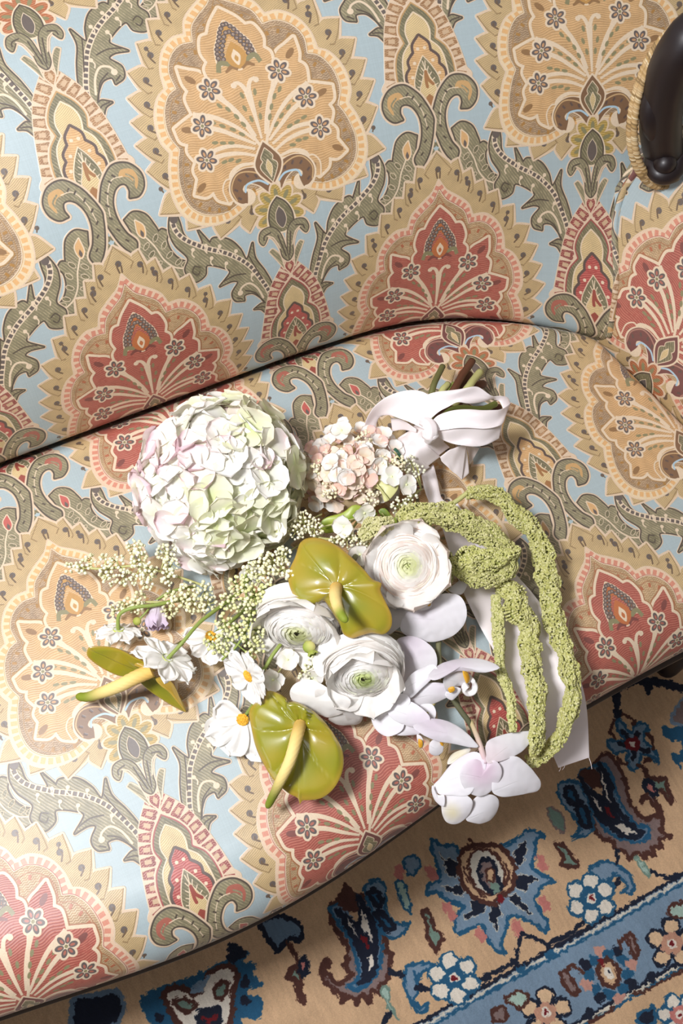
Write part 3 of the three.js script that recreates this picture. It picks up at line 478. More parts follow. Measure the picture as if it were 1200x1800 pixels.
// ------------------------------------------------------------------ the rug: its knotted pattern drawn flat, in metres on the floor
const RX0 = -0.52, RZ0 = 0.03, RS = 1270, RW = 2048, RH = 1024;
function rugTextures() {
  const c = canvasOf(RW, RH), x = c.getContext('2d');
  const crop = (ox, oy, s) => (p) => { const w = at(ox + p[0] * s, oy + p[1] * s, RUG - SY); return [(w.x - RX0) * RS, (w.z - RZ0) * RS, ...p.slice(2)]; };
  const A = crop(690, 1400, 310 / 1200), B = crop(540, 1500, 320 / 1200), Cc = crop(950, 1200, 250 / 1200), Dd = crop(860, 1500, 340 / 1200), Ee = crop(150, 1580, 410 / 1200);
  const T = { tan: '#c4a27e', navy: '#10182a', blue: '#72889b', teal: '#1e5272', pale: '#c7c1b2', brown: '#4a2a22', mauve: '#7d6a66', green: '#6d8578', rose: '#b9736a', red: '#6a1018', mint: '#9db5a8', white: '#d8cfc0', slate: '#61788c' };
  x.lineJoin = 'round';
  x.fillStyle = T.tan; x.fillRect(0, 0, RW, RH);
  const poly = (M, pts, fill, stroke, w = 5) => { x.beginPath(); smoothPath(x, pts.map((p) => M(p)), true); if (fill) { x.fillStyle = fill; x.fill(); } if (stroke) { x.lineWidth = w; x.strokeStyle = stroke; x.stroke(); } };
  const ln = (M, pts, stroke, w = 6) => { x.beginPath(); smoothPath(x, pts.map((p) => M(p)), false); x.lineCap = 'round'; x.lineWidth = w; x.strokeStyle = stroke; x.stroke(); };
  // border stripes run straight along the rug
  const zl = (m) => (m - RZ0) * RS, band = (a, b, f) => { x.fillStyle = f; x.fillRect(0, zl(a), RW, (b - a) * RS); };
  band(0.4555, 0.548, T.blue); band(0.4545, 0.4595, T.navy); band(0.4605, 0.4635, T.pale); band(0.4645, 0.468, T.teal); band(0.5445, 0.549, T.navy); band(0.549, 0.552, T.pale); band(0.5525, 0.556, T.teal); band(0.556, 0.75, T.tan); band(0.75, 0.755, T.navy); band(0.755, 0.85, T.blue);
  const copies = (fn) => { for (const k of [-1, 0, 1]) { x.save(); x.translate(k * RW, 0); fn(); x.restore(); } };
  copies(() => {
    // palmette
    poly(A, [[270, 290, 1], [340, 330], [440, 340], [470, 380], [760, 330], [830, 300], [900, 240], [960, 235], [1030, 268, 1], [975, 300], [965, 400], [950, 480], [1000, 520], [1105, 580, 1], [1030, 600], [990, 650], [970, 720], [1050, 850], [1045, 925, 1], [950, 860], [800, 810], [780, 880], [740, 1000], [765, 1075, 1], [690, 1040], [640, 960], [610, 880], [520, 900], [455, 945, 1], [420, 890], [440, 800], [480, 745], [390, 720], [300, 650], [225, 670, 1], [240, 610], [320, 560], [300, 470], [262, 350]], T.blue, T.teal, 6);
    for (const p of [[[310, 380], [360, 430], [400, 430], [450, 480], [430, 540], [380, 530], [350, 440]], [[335, 610], [400, 620], [440, 600], [490, 660], [440, 670], [380, 640]], [[480, 830], [530, 770], [540, 710], [630, 740], [590, 800]], [[670, 760], [700, 720], [740, 790], [710, 840], [720, 910], [705, 920], [690, 870], [665, 860]], [[790, 690], [840, 670], [880, 720], [940, 795], [900, 780], [850, 740]], [[820, 570], [870, 530], [980, 560], [930, 590], [910, 640], [830, 610]], [[830, 390], [890, 310], [910, 360], [880, 450], [850, 460]]]) { poly(A, p, T.navy, T.pale, 3); poly(A, p, T.navy); }
    poly(A, [[460, 400], [540, 340], [640, 330], [740, 350], [810, 430], [830, 540], [800, 640], [740, 670], [690, 730], [600, 710], [510, 650], [460, 560], [450, 470]], T.tan, T.brown, 8);
    poly(A, [[520, 420], [580, 360], [680, 380], [740, 460], [760, 560], [730, 640], [650, 660], [570, 620], [530, 540]], T.pale, T.brown, 5);
    poly(A, [[590, 470], [620, 425], [680, 450], [710, 540], [730, 620], [680, 650], [630, 610], [590, 540]], T.mauve, T.navy, 8); poly(A, [[640, 500], [680, 500], [690, 570], [640, 570]], T.tan, T.brown, 4); poly(A, [[660, 590], [720, 590], [725, 640], [690, 650]], T.green);
    poly(A, [[720, 680], [760, 680], [765, 710], [740, 725]], T.red); ln(A, [[480, 480], [500, 540], [560, 620], [620, 680]], T.brown, 4); ln(A, [[760, 450], [790, 540], [770, 600]], T.brown, 4); ln(A, [[520, 290], [545, 320], [480, 350]], T.brown, 6);
    for (const [px, py] of [[250, 510], [275, 540], [370, 760], [405, 820], [600, 960], [590, 935], [835, 880], [855, 925], [1020, 720], [1035, 745], [1005, 430], [1020, 480], [40, 500], [45, 545]]) poly(A, [[px - 30, py - 25], [px + 22, py - 32], [px + 34, py + 15], [px - 8, py + 32]], T.rose);
    poly(A, [[20, 590], [60, 580], [100, 650], [130, 800, 1], [70, 740]], T.mint, T.teal, 4); poly(A, [[85, 430], [150, 400], [185, 470], [130, 540], [90, 500]], T.blue, T.teal, 4);
    poly(A, [[205, 780], [250, 800], [290, 900], [340, 950], [310, 1020], [295, 1060, 1], [240, 960], [235, 880]], T.green, T.brown, 7);
    poly(A, [[1050, 80], [1140, 100], [1170, 200], [1160, 250, 1], [1090, 190]], T.green, T.mauve, 4);
    poly(A, [[1100, 330], [1150, 330], [1230, 420], [1260, 470], [1150, 470], [1160, 410]], T.green, T.brown, 7);
    ln(A, [[880, 940], [1000, 975], [1070, 1000], [1250, 905]], T.navy, 7); ln(A, [[1060, 1000], [1060, 1080]], T.navy, 7); poly(A, [[1030, 1075], [1080, 1040], [1110, 1080], [1060, 1110]], T.teal); 
    ln(A, [[860, 960], [845, 1060], [820, 1130], [600, 1239]], T.navy, 7); ln(A, [[820, 1120], [860, 1170]], T.navy, 9); poly(A, [[840, 1160], [900, 1160], [890, 1200], [850, 1195]], T.teal);
    // the two botehs
    const boteh = (M, p) => {
      poly(M, p.fringe, T.mauve, T.brown, 8); poly(M, p.leaf, T.blue, T.teal, 5); for (const l of p.leafIn) poly(M, l, T.teal, T.navy, 9);
      poly(M, p.body, T.slate, T.teal, 6); ln(M, p.bodyL, T.navy, 9); ln(M, p.bodyR, T.navy, 9); poly(M, p.white, T.white, T.navy, 6); ln(M, p.mid, T.navy, 9); poly(M, p.red, T.red, T.navy, 5); poly(M, p.top, T.brown); poly(M, p.tip, T.tan);
    };
    boteh(B, {
      fringe: [[150, 420], [230, 560], [270, 640], [250, 740], [290, 800], [200, 860], [130, 790], [100, 740], [150, 740, 1], [130, 700], [90, 740], [110, 830], [170, 900], [240, 940], [220, 990, 1], [290, 945], [330, 990, 1], [360, 930], [410, 985, 1], [430, 910], [480, 930, 1], [480, 860], [530, 840], [540, 740], [560, 660, 1], [520, 640], [510, 540], [400, 300], [200, 300]],
      leaf: [[380, 240], [430, 185], [495, 190], [515, 260], [520, 380], [590, 465], [675, 465, 1], [620, 540], [560, 560], [480, 500], [440, 400]], leafIn: [[[400, 260], [450, 250], [490, 300], [470, 360], [430, 300]], [[450, 390], [510, 410], [570, 490], [520, 500], [460, 430]]],
      body: [[150, 380], [200, 330], [330, 280], [400, 380], [470, 500], [490, 640], [470, 760], [400, 860], [320, 895], [265, 875], [320, 850], [335, 760], [300, 620], [240, 510]],
      bodyL: [[200, 380], [270, 500], [330, 610], [365, 700], [375, 800]], bodyR: [[340, 290], [400, 380], [450, 520], [450, 680], [430, 800], [340, 855]],
      white: [[215, 390], [290, 440], [340, 540], [380, 640], [395, 680], [440, 600], [430, 520], [380, 390], [310, 270], [350, 430], [330, 450], [440, 690], [430, 760], [385, 815], [390, 700], [320, 560], [260, 460]], mid: [[330, 440], [345, 520], [400, 660]],
      red: [[345, 540], [380, 530], [420, 610], [400, 660], [360, 600]], top: [[200, 330], [240, 200], [310, 270], [330, 400], [300, 390], [260, 380]], tip: [[280, 390], [330, 390], [325, 440], [300, 430]],
    });
    poly(B, [[490, 890], [530, 890], [550, 1000], [590, 1090, 1], [530, 1020]], T.mint, T.green, 4); ln(B, [[540, 1060], [505, 1125]], T.navy, 8);
    boteh(Cc, {
      fringe: [[540, 600], [640, 680], [720, 860], [740, 980], [830, 1120], [900, 1160], [960, 1120], [1010, 1130], [900, 970], [850, 1010, 1], [860, 960], [930, 930], [1000, 1060], [1030, 1160], [1020, 1250], [1095, 1300, 1], [1000, 1330], [1020, 1390, 1], [940, 1390], [970, 1460, 1], [880, 1430], [890, 1490, 1], [820, 1440], [750, 1490, 1], [700, 1420], [640, 1400], [600, 1340], [520, 1320, 1], [440, 1200], [400, 800]],
      leaf: [[150, 860], [220, 830], [330, 860], [420, 1060], [440, 1200], [390, 1280], [265, 1310, 1], [330, 1230], [260, 1100], [170, 1000]], leafIn: [[[210, 900], [280, 890], [300, 970], [340, 1010], [280, 1020], [220, 960]], [[310, 1050], [380, 1060], [410, 1190], [360, 1210], [320, 1120]]],
      body: [[330, 760], [430, 720], [530, 680], [600, 800], [650, 960], [720, 1080], [800, 1190], [910, 1220], [900, 1310], [800, 1345], [660, 1310], [540, 1230], [440, 1060], [370, 900]],
      bodyL: [[330, 800], [420, 980], [480, 1110], [580, 1210], [700, 1290], [800, 1300], [860, 1270]], bodyR: [[500, 690], [580, 830], [610, 980], [690, 1120], [800, 1230], [870, 1260]],
      white: [[350, 830], [420, 920], [500, 1000], [530, 1090], [600, 1190], [660, 1170], [600, 1060], [540, 960], [490, 730], [530, 760], [590, 960], [640, 1110], [690, 1180], [830, 1270], [760, 1300], [640, 1240], [540, 1140], [460, 1040]], mid: [[440, 900], [510, 960], [560, 1100], [640, 1180]],
      red: [[525, 1040], [580, 1040], [610, 1110], [640, 1170], [590, 1150], [545, 1090]], top: [[330, 760], [440, 720], [500, 800], [510, 880], [470, 890], [400, 860]], tip: [[440, 890], [500, 880], [510, 950], [470, 930]],
    });
    ln(Cc, [[650, 1410], [640, 1520]], T.navy, 8); poly(Cc, [[790, 1470], [830, 1490], [900, 1570], [910, 1632], [840, 1560]], T.mint, T.green, 4);
    // blue star flower
    poly(Cc, [[650, 310], [700, 340], [760, 420], [790, 360], [870, 345], [910, 390, 1], [880, 430], [880, 500], [960, 570], [995, 680, 1], [950, 640], [850, 610], [820, 720], [770, 735], [730, 680], [730, 580], [620, 590], [565, 500], [620, 490], [720, 490], [650, 400]], T.blue, T.teal, 6);
    for (const p of [[[690, 410], [760, 480]], [[820, 430], [800, 470]], [[670, 520], [730, 520]], [[830, 550], [910, 580]], [[785, 560], [780, 640]]]) ln(Cc, p, T.navy, 9);
    poly(Cc, [[740, 490], [780, 475], [820, 500], [810, 550], [760, 560], [735, 530]], T.white, T.red, 9);
    ln(Cc, [[680, 260], [740, 290], [790, 320], [780, 345]], T.brown, 7); ln(Cc, [[620, 320], [590, 400], [620, 460]], T.brown, 7); ln(Cc, [[900, 430], [940, 480], [950, 560]], T.brown, 7); ln(Cc, [[650, 620], [680, 680], [720, 680]], T.brown, 7); ln(Cc, [[830, 700], [880, 740], [905, 800]], T.brown, 8); ln(Cc, [[920, 640], [880, 670]], T.brown, 7);
    ln(Cc, [[650, 270], [640, 100], [700, 20], [850, -20], [1050, 10], [1300, 80]], T.navy, 15); poly(Cc, [[860, 0], [940, 10], [910, 110], [880, 60]], T.navy);
    poly(Cc, [[910, 800], [990, 820], [1060, 800], [1060, 880], [1110, 980], [1095, 1015], [1030, 920], [960, 890]], T.green, T.brown, 8); poly(Cc, [[880, 850], [920, 830], [985, 930], [960, 950], [890, 900]], T.rose, T.navy, 8);
    poly(Cc, [[1030, 370], [1100, 390], [1180, 350], [1300, 380], [1300, 640], [1180, 660], [1170, 720, 1], [1100, 610], [1180, 600], [1190, 500], [1100, 480], [1040, 440]], T.teal, T.teal, 4); poly(Cc, [[1130, 240], [1200, 130], [1300, 60], [1300, 350], [1180, 350], [1100, 320]], T.mauve, T.blue, 6);
    // small white flowers with scrolled leaves
    const flower = (M, cx, cy, r, rim, dark = T.teal, ped = T.white, n = 6, rot = 0) => { for (let i = 0; i < n; i++) { const a = i / n * 6.283 + rot, px = cx + Math.cos(a) * r * .7, py = cy + Math.sin(a) * r * .7, q = []; for (let j = 0; j < 7; j++) { const b = a + (j / 7 - .5) * 6.283; q.push([px + Math.cos(b) * r * .36, py + Math.sin(b) * r * .36]); } poly(M, q, ped, rim, 5); } const q = []; for (let j = 0; j < 8; j++) q.push([cx + Math.cos(j * .785) * r * .45, cy + Math.sin(j * .785) * r * .45]); poly(M, q, dark); const k = q.map(([a, b]) => [lerp(cx, a, .45), lerp(cy, b, .45)]); poly(M, k, T.white); poly(M, k.map(([a, b]) => [lerp(cx, a, .5), lerp(cy, b, .5)]), T.red); };
    poly(B, [[640, 780], [690, 730], [850, 730], [780, 770], [720, 830], [730, 920], [700, 960], [740, 1010], [795, 990, 1], [770, 1045], [710, 1025], [650, 900]], T.blue, T.teal, 6); ln(B, [[700, 780], [720, 850], [760, 790]], T.teal, 5); ln(B, [[545, 775], [630, 810]], T.navy, 8); ln(B, [[720, 880], [860, 905]], T.navy, 8); ln(B, [[1120, 850], [1200, 815]], T.navy, 8);
    flower(B, 965, 825, 165, T.teal, T.teal, T.white, 6, .3);
    poly(Dd, [[620, 120], [650, 70], [720, 50], [820, 90], [890, 170], [880, 240], [820, 245, 1], [850, 190], [780, 130], [720, 180], [640, 150]], T.blue, T.teal, 6); ln(Dd, [[790, 60], [790, 0]], T.navy, 8); ln(Dd, [[730, 260], [810, 160]], T.navy, 7); ln(Dd, [[380, 550], [490, 500], [580, 430]], T.navy, 7); ln(Dd, [[1010, 115], [1100, 150], [1200, 130], [1350, 90]], T.navy, 8);
    flower(Dd, 630, 280, 150, T.teal, T.teal, T.white, 6, .5);
    // in the border
    flower(Dd, 350, 990, 150, T.navy, '#b98a72', '#d0b08c', 5, .9); flower(Dd, 1130, 560, 150, T.navy, '#b98a72', '#d0b08c', 5, .9); flower(Dd, -430, 1420, 150, T.navy, '#b98a72', '#d0b08c', 5, .9);
    for (let i = 0; i < 16; i++) { const a = i * .393, r = i % 2 ? 150 : 120; poly(Dd, [[740 + Math.cos(a) * r - 36, 750 + Math.sin(a) * r * 1.05 - 26], [740 + Math.cos(a) * r + 34, 750 + Math.sin(a) * r * 1.05 - 20], [740 + Math.cos(a) * r + 22, 750 + Math.sin(a) * r * 1.05 + 32], [740 + Math.cos(a) * r - 24, 750 + Math.sin(a) * r * 1.05 + 26]], [T.teal, T.navy, T.teal, '#b8897a'][i % 4]); }
    poly(Dd, [[680, 690], [740, 660], [800, 730], [790, 810], [730, 820], [680, 760]], T.tan, T.brown, 8); poly(Dd, [[715, 720], [750, 720], [760, 760], [730, 760]], T.navy, T.white, 6); ln(Dd, [[690, 660], [700, 690]], T.red, 7);
    poly(Dd, [[440, 740], [480, 740], [545, 850], [510, 870], [460, 800]], T.mauve, T.brown, 7); ln(Dd, [[470, 730], [520, 700], [580, 740]], T.brown, 7); poly(Dd, [[850, 510], [885, 510], [925, 620], [900, 640], [870, 580]], T.mauve, T.brown, 7); ln(Dd, [[850, 510], [810, 550], [820, 590]], T.brown, 7);
    poly(Dd, [[600, 950], [640, 970], [635, 1040], [600, 1010]], T.navy); poly(Dd, [[970, 750], [1020, 740], [1030, 800], [985, 800]], T.navy); ln(Dd, [[900, 870], [1000, 840], [1100, 780], [1250, 700]], T.brown, 5); ln(Dd, [[620, 1050], [720, 1000], [770, 950]], T.brown, 5);
    poly(Dd, [[100, 900], [170, 860], [240, 880], [200, 960], [130, 930]], T.mint, T.brown, 5); poly(Dd, [[1100, 370], [1160, 310], [1250, 320], [1200, 400]], T.mint, T.brown, 5); poly(Dd, [[20, 980], [90, 950], [100, 1030], [30, 1040]], T.mauve, T.brown, 6);
    // beyond the border
    flower(Dd, 1180, 1000, 130, T.teal, T.rose, T.white, 6); poly(Dd, [[920, 1000], [980, 970], [1020, 960], [1020, 1050], [940, 1060]], T.navy, T.teal, 6);
    // white palmette near the left end
    poly(Ee, [[290, 520], [340, 480], [420, 450], [560, 400], [660, 350], [760, 300], [830, 280], [800, 330], [870, 345], [850, 390], [905, 440], [830, 460], [830, 500], [900, 515], [890, 610], [800, 600], [790, 700], [700, 900], [520, 900], [400, 700], [310, 590]], T.teal, T.teal, 5);
    poly(Ee, [[405, 490], [480, 450], [560, 490], [600, 460], [640, 380], [730, 345], [780, 390], [760, 480], [740, 640], [640, 800], [520, 700], [440, 580]], T.white, T.brown, 9); poly(Ee, [[540, 480], [590, 420], [640, 400], [600, 480]], T.blue);
    poly(Ee, [[455, 525], [520, 520], [575, 555, 1], [530, 580], [480, 560]], T.green, T.brown, 7); poly(Ee, [[670, 460], [720, 420], [730, 480], [690, 510], [665, 500]], T.green, T.brown, 7); poly(Ee, [[580, 600], [620, 580], [640, 600], [680, 560], [685, 640], [620, 660]], T.red, T.navy, 10);
    poly(Ee, [[900, 120], [1000, 90], [1100, 130], [1110, 210], [1050, 205], [990, 270, 1], [950, 220]], T.slate, T.navy, 8); ln(Ee, [[1040, 220], [1080, 290], [1090, 330]], T.brown, 7); poly(Ee, [[1040, 400], [1080, 350], [1110, 390], [1105, 460], [1130, 530], [1100, 520], [1080, 420]], T.green, T.brown, 8); poly(Ee, [[1100, 330], [1130, 310], [1145, 360], [1120, 395]], T.rose, T.navy, 8);
    poly(Ee, [[820, 400], [830, 440], [810, 440]], T.navy, T.navy, 6); poly(Ee, [[810, 510], [840, 525], [815, 545]], T.navy, T.navy, 6); poly(Ee, [[370, 590], [395, 610], [375, 625]], T.navy, T.navy, 6); poly(Ee, [[740, 230], [800, 250], [830, 290], [740, 330]], T.navy);
    poly(Ee, [[-60, 520], [40, 500], [170, 480], [190, 600], [80, 700], [-60, 720]], T.navy, T.slate, 8);
  });
  // knots: every outline is broken into the rug's own small steps
  const src = x.getImageData(0, 0, RW, RH), out = x.createImageData(RW, RH), S0 = src.data, O = out.data, rnd = rngOf(11), b = canvasOf(RW, RH), bx = b.getContext('2d'), bo = bx.createImageData(RW, RH), Bd = bo.data;
  for (let j = 0; j < RH; j++) for (let i = 0; i < RW; i++) {
    const kx = Math.floor(i / 3), ky = Math.floor(j / 3), n1 = noise(kx * 0.43, ky * 0.43, 3.3), n2 = noise(kx * 0.43, ky * 0.43, 8.7);
    const sx = clamp(Math.round(i + n1 * 5), 0, RW - 1), sy = clamp(Math.round(j + n2 * 5), 0, RH - 1), o = (j * RW + i) * 4, q = (sy * RW + sx) * 4;
    const k = 1 + 0.10 * (rnd() - .5) + 0.07 * noise(i * 0.012, j * 0.012, 1.5) + 0.05 * noise(i * 0.2, j * 0.05, 5.5);
    O[o] = clamp(S0[q] * k, 0, 255); O[o + 1] = clamp(S0[q + 1] * k, 0, 255); O[o + 2] = clamp(S0[q + 2] * k, 0, 255); O[o + 3] = 255;
    const h = 128 + 70 * (rnd() - .5) + 50 * noise(i * 0.25, j * 0.25, 2.2); Bd[o] = Bd[o + 1] = Bd[o + 2] = h; Bd[o + 3] = 255;
  }
  x.putImageData(out, 0, 0); bx.putImageData(bo, 0, 0);
  return [textureOf(c), textureOf(b, false)];
}
{
  const [map, bump] = rugTextures();
  const pile = new THREE.MeshPhysicalMaterial({ map, bumpMap: bump, bumpScale: 0.0012, roughness: 0.95, sheen: 0.3, sheenRoughness: 0.6 });
  const rug = thing('rug', 'tan and blue floral hand-knotted rug lying under the settee', 'rug', V(0, 0, 0));
  const g = new RoundedBoxGeometry(2.6, RUG - 0.001, 1.9, 2, 0.004); g.translate(0.45, RUG / 2 + 0.0005, 0.45);
  const P0 = g.attributes.position, uv = g.attributes.uv;
  for (let i = 0; i < P0.count; i++) uv.setXY(i, (P0.getX(i) - RX0) * RS / RW, 1 - (P0.getZ(i) - RZ0) * RS / RH);
  worldPart('pile', g, pile, rug);
  const cream = new THREE.MeshStandardMaterial({ color: 0xcbbba0, roughness: 0.95 });
  for (const s of [-1, 1]) { const fr = []; for (let i = 0; i < 180; i++) { const z = 0.45 - 0.94 + i / 179 * 1.88, x0 = 0.45 + s * 1.3; fr.push(tube([V(x0 - s * 0.004, 0.006, z), V(x0 + s * 0.03, 0.0035, z + 0.003 * Math.sin(i * 7)), V(x0 + s * 0.06, 0.003, z + 0.006 * Math.sin(i * 3))], 0.0018, { steps: 3, seg: 4 })); } const m = worldPart('fringe', mergeGeometries(fr), cream, rug); m.userData.kind = 'stuff'; }
}
// ------------------------------------------------------------------ the bouquet: tools for petals, stems and buds
const camX = V(1, 0, 0).applyQuaternion(camera.quaternion), camY = V(0, 1, 0).applyQuaternion(camera.quaternion), camZ = V(0, 0, 1).applyQuaternion(camera.quaternion);
const dirOf = (r, u, t) => V(0, 0, 0).addScaledVector(camX, r).addScaledVector(camY, u).addScaledVector(camZ, t).normalize();   // right, up and towards the photographer
const petalMat = new THREE.MeshPhysicalMaterial({ vertexColors: true, roughness: 0.75, transmission: 0.22, thickness: 0, side: THREE.DoubleSide });
const thickPetalMat = new THREE.MeshPhysicalMaterial({ vertexColors: true, roughness: 0.55, transmission: 0.15, thickness: 0, sheen: 0.3, sheenRoughness: 0.4, side: THREE.DoubleSide });
const waxMat = new THREE.MeshPhysicalMaterial({ vertexColors: true, roughness: 0.3, clearcoat: 1, clearcoatRoughness: 0.06, side: THREE.DoubleSide });
const leafMat = new THREE.MeshPhysicalMaterial({ vertexColors: true, roughness: 0.5, clearcoat: 0.25, clearcoatRoughness: 0.3, side: THREE.DoubleSide });
const plainMat = new THREE.MeshStandardMaterial({ vertexColors: true, roughness: 0.7 });
const stemMats = { green: new THREE.MeshStandardMaterial({ color: 0x8a9a4a, roughness: 0.55 }), pale: new THREE.MeshStandardMaterial({ color: 0xb9b878, roughness: 0.55 }), brown: new THREE.MeshStandardMaterial({ color: 0x5a3520, roughness: 0.6 }), olive: new THREE.MeshStandardMaterial({ color: 0x6a6a3c, roughness: 0.55 }) };
const CREAM = lin('#f4efe2'), IVORY = lin('#f6f1e6'), WHITE = lin('#f5f3ee'), GREENISH = lin('#dbe2b4'), PINK = lin('#e6c2c8'), PEACH = lin('#f0cdb8'), LILAC = lin('#ddcbdc'), YELLOW = lin('#e0a41c');
const KNOT = at(742, 775, 0.035);                   // where the ribbon binds the stems
const crop = (ox, oy, s) => (p) => [ox + p[0] * s, oy + p[1] * s];
const C2 = crop(500, 600, 440 / 1200), C3 = crop(100, 900, 1 / 3), C4 = crop(420, 880, 1 / 3), C5 = crop(340, 1100, 340 / 1200), C6 = crop(640, 1100, 0.35), C7 = crop(620, 820, 440 / 1200);
const metres = (px, py, y) => at(px, py, y).distanceTo(at(px + 10, py, y)) / 10;       // metres per photo pixel there
function turnTo(o, dir, roll = 0) { o.quaternion.setFromUnitVectors(V(0, 0, 1), dir); o.rotateZ(roll); return o; }
function paint(g, fn) { const P = g.attributes.position, c = new Float32Array(P.count * 3); for (let i = 0; i < P.count; i++) c.set(fn(P.getX(i), P.getY(i), P.getZ(i), i), i * 3); g.setAttribute('color', new THREE.BufferAttribute(c, 3)); return g; }
// a petal growing along +Y from the origin, its face towards +Z
function petal({ len, wid, cup = 0.15, curl = 0, wave = 0, notch = 0, base = 0.12, peak = 0.62, flute = 0, col, seed = 1, nu = 8, nv = 8 }) {
  return sheet(nu, nv, (u, v) => {
    const a = u * 2 - 1, w = (v < peak ? lerp(base, 1, Math.sin(v / peak * Math.PI / 2)) : Math.sqrt(Math.max(0, 1 - ((v - peak) / (1 - peak)) ** 2) * 0.93 + 0.07 * (1 - v)) ) * wid / 2;
    const L = len * (v - notch * v * v * (0.5 + 0.5 * Math.cos(a * Math.PI * 3)) * 0.5 - 0.06 * a * a * v);
    const z = cup * wid * (a * a) * Math.sin(v * 2.2) + curl * len * v * v + wave * len * noise(a * 1.7 + seed * 3.1, v * 2.1, seed) * v + flute * wid * Math.cos(a * Math.PI * 2.5) * v;
    return [a * w, L, z, u, v, col ? col(a, v) : WHITE];
  }, { color: true });
}
// a petal, leaf or spathe whose outline was read off the photograph and carried to a plane of its own
function traced(M, outline, { y, tilt = [0, 0, 1], centre, bulge = 0, saddle = 0, relief = null, col, n = 40, m = 10, thick = 0.0007, fold = null }) {
  const O = outline.map(M), c0 = centre ? M(centre) : [O.reduce((s, p) => s + p[0], 0) / O.length, O.reduce((s, p) => s + p[1], 0) / O.length];
  const origin = at(c0[0], c0[1], y), N = dirOf(...tilt), onPlane = (px, py) => { const d = rayOf(px, py), t = origin.clone().sub(camera.position).dot(N) / d.dot(N); return camera.position.clone().addScaledVector(d, t); };
  const ring = new THREE.CatmullRomCurve3(O.map((p) => V(p[0], p[1], 0)), true, 'centripetal').getSpacedPoints(n), size = Math.sqrt(O.reduce((s, p) => s + (p[0] - c0[0]) ** 2 + (p[1] - c0[1]) ** 2, 0) / O.length) * metres(c0[0], c0[1], y);
  return sheet(n, m, (u, v) => {
    const q = ring[Math.round(u * n) % n], r = v, px = lerp(c0[0], q.x, r), py = lerp(c0[1], q.y, r), p = onPlane(px, py);
    const th = u * Math.PI * 2, dz = bulge * size * (1 - r * r) + saddle * size * r * r * Math.cos(2 * th + 0.7) + (relief ? relief(px, py, r, th) * size : 0);
    p.addScaledVector(N, dz);
    return [p.x, p.y, p.z, u, v, col ? col(r, px, py, th) : WHITE];
  }, { color: true, thick });
}
const stemTo = (from, r = 0.003) => { const k = Math.min(1, 0.05 / from.distanceTo(KNOT)), end = from.clone().lerp(KNOT, k); end.y = Math.max(SY + 0.01, end.y - 0.012); return tube([from, from.clone().lerp(end, 0.5), end], r, { steps: 10, seg: 7 }); };
function beads(list, r, det, colFn, rnd) { // list of [Vector3, scale]
  const proto = new THREE.IcosahedronGeometry(1, det), P = proto.attributes.position, n = P.count, pos = new Float32Array(list.length * n * 3), col = new Float32Array(list.length * n * 3), nor = new Float32Array(list.length * n * 3);
  list.forEach(([c, s], k) => { const cc = colFn(rnd(), c), q = r * s; for (let i = 0; i < n; i++) { const o = (k * n + i) * 3, x = P.getX(i), y = P.getY(i), z = P.getZ(i); pos[o] = c.x + x * q; pos[o + 1] = c.y + y * q; pos[o + 2] = c.z + z * q; nor[o] = x; nor[o + 1] = y; nor[o + 2] = z; col[o] = cc[0]; col[o + 1] = cc[1]; col[o + 2] = cc[2]; } });
  const g = new THREE.BufferGeometry(); g.setAttribute('position', new THREE.BufferAttribute(pos, 3)); g.setAttribute('normal', new THREE.BufferAttribute(nor, 3)); g.setAttribute('color', new THREE.BufferAttribute(col, 3));
  return g;
}
const BUNCH = 'flowers bound into the bouquet';

// ------------------------------------------------------------------ hydrangeas
function floretPetals(len, tints, seed0) {          // a few petal shapes for one kind of floret
  return tints.map(([c0, c1, rim, amount], k) => petal({ len, wid: len * (1.12 + 0.1 * (k % 2)), cup: 0.1 + 0.05 * (k % 3), curl: -0.16 + 0.06 * (k % 3), wave: 0.08, base: 0.34, peak: 0.55, seed: seed0 + k, nu: 7, nv: 7, col: (a, v) => mixc(mixc(c0, c1, smooth(0, 0.55, v)), rim, amount * smooth(0.45, 1, Math.max(v, Math.abs(a) * v))) }));
}
function floret(parent, shapes, mat, rnd, pick, open = 0.2) {
  const f = new THREE.Group(); f.name = 'floret'; parent.add(f);
  for (let i = 0; i < 4; i++) { const m = part('petal', shapes[(pick + (rnd() < 0.25 ? 1 : 0)) % shapes.length], mat, f); m.rotation.order = 'ZXY'; m.rotation.set(open + (rnd() - .5) * 0.26, (rnd() - .5) * 0.2, i * Math.PI / 2 + (rnd() - .5) * 0.25); m.position.z = (i % 2) * 0.0008; const s = 0.88 + rnd() * 0.25; m.scale.set(s, s, s); }
  return f;
}
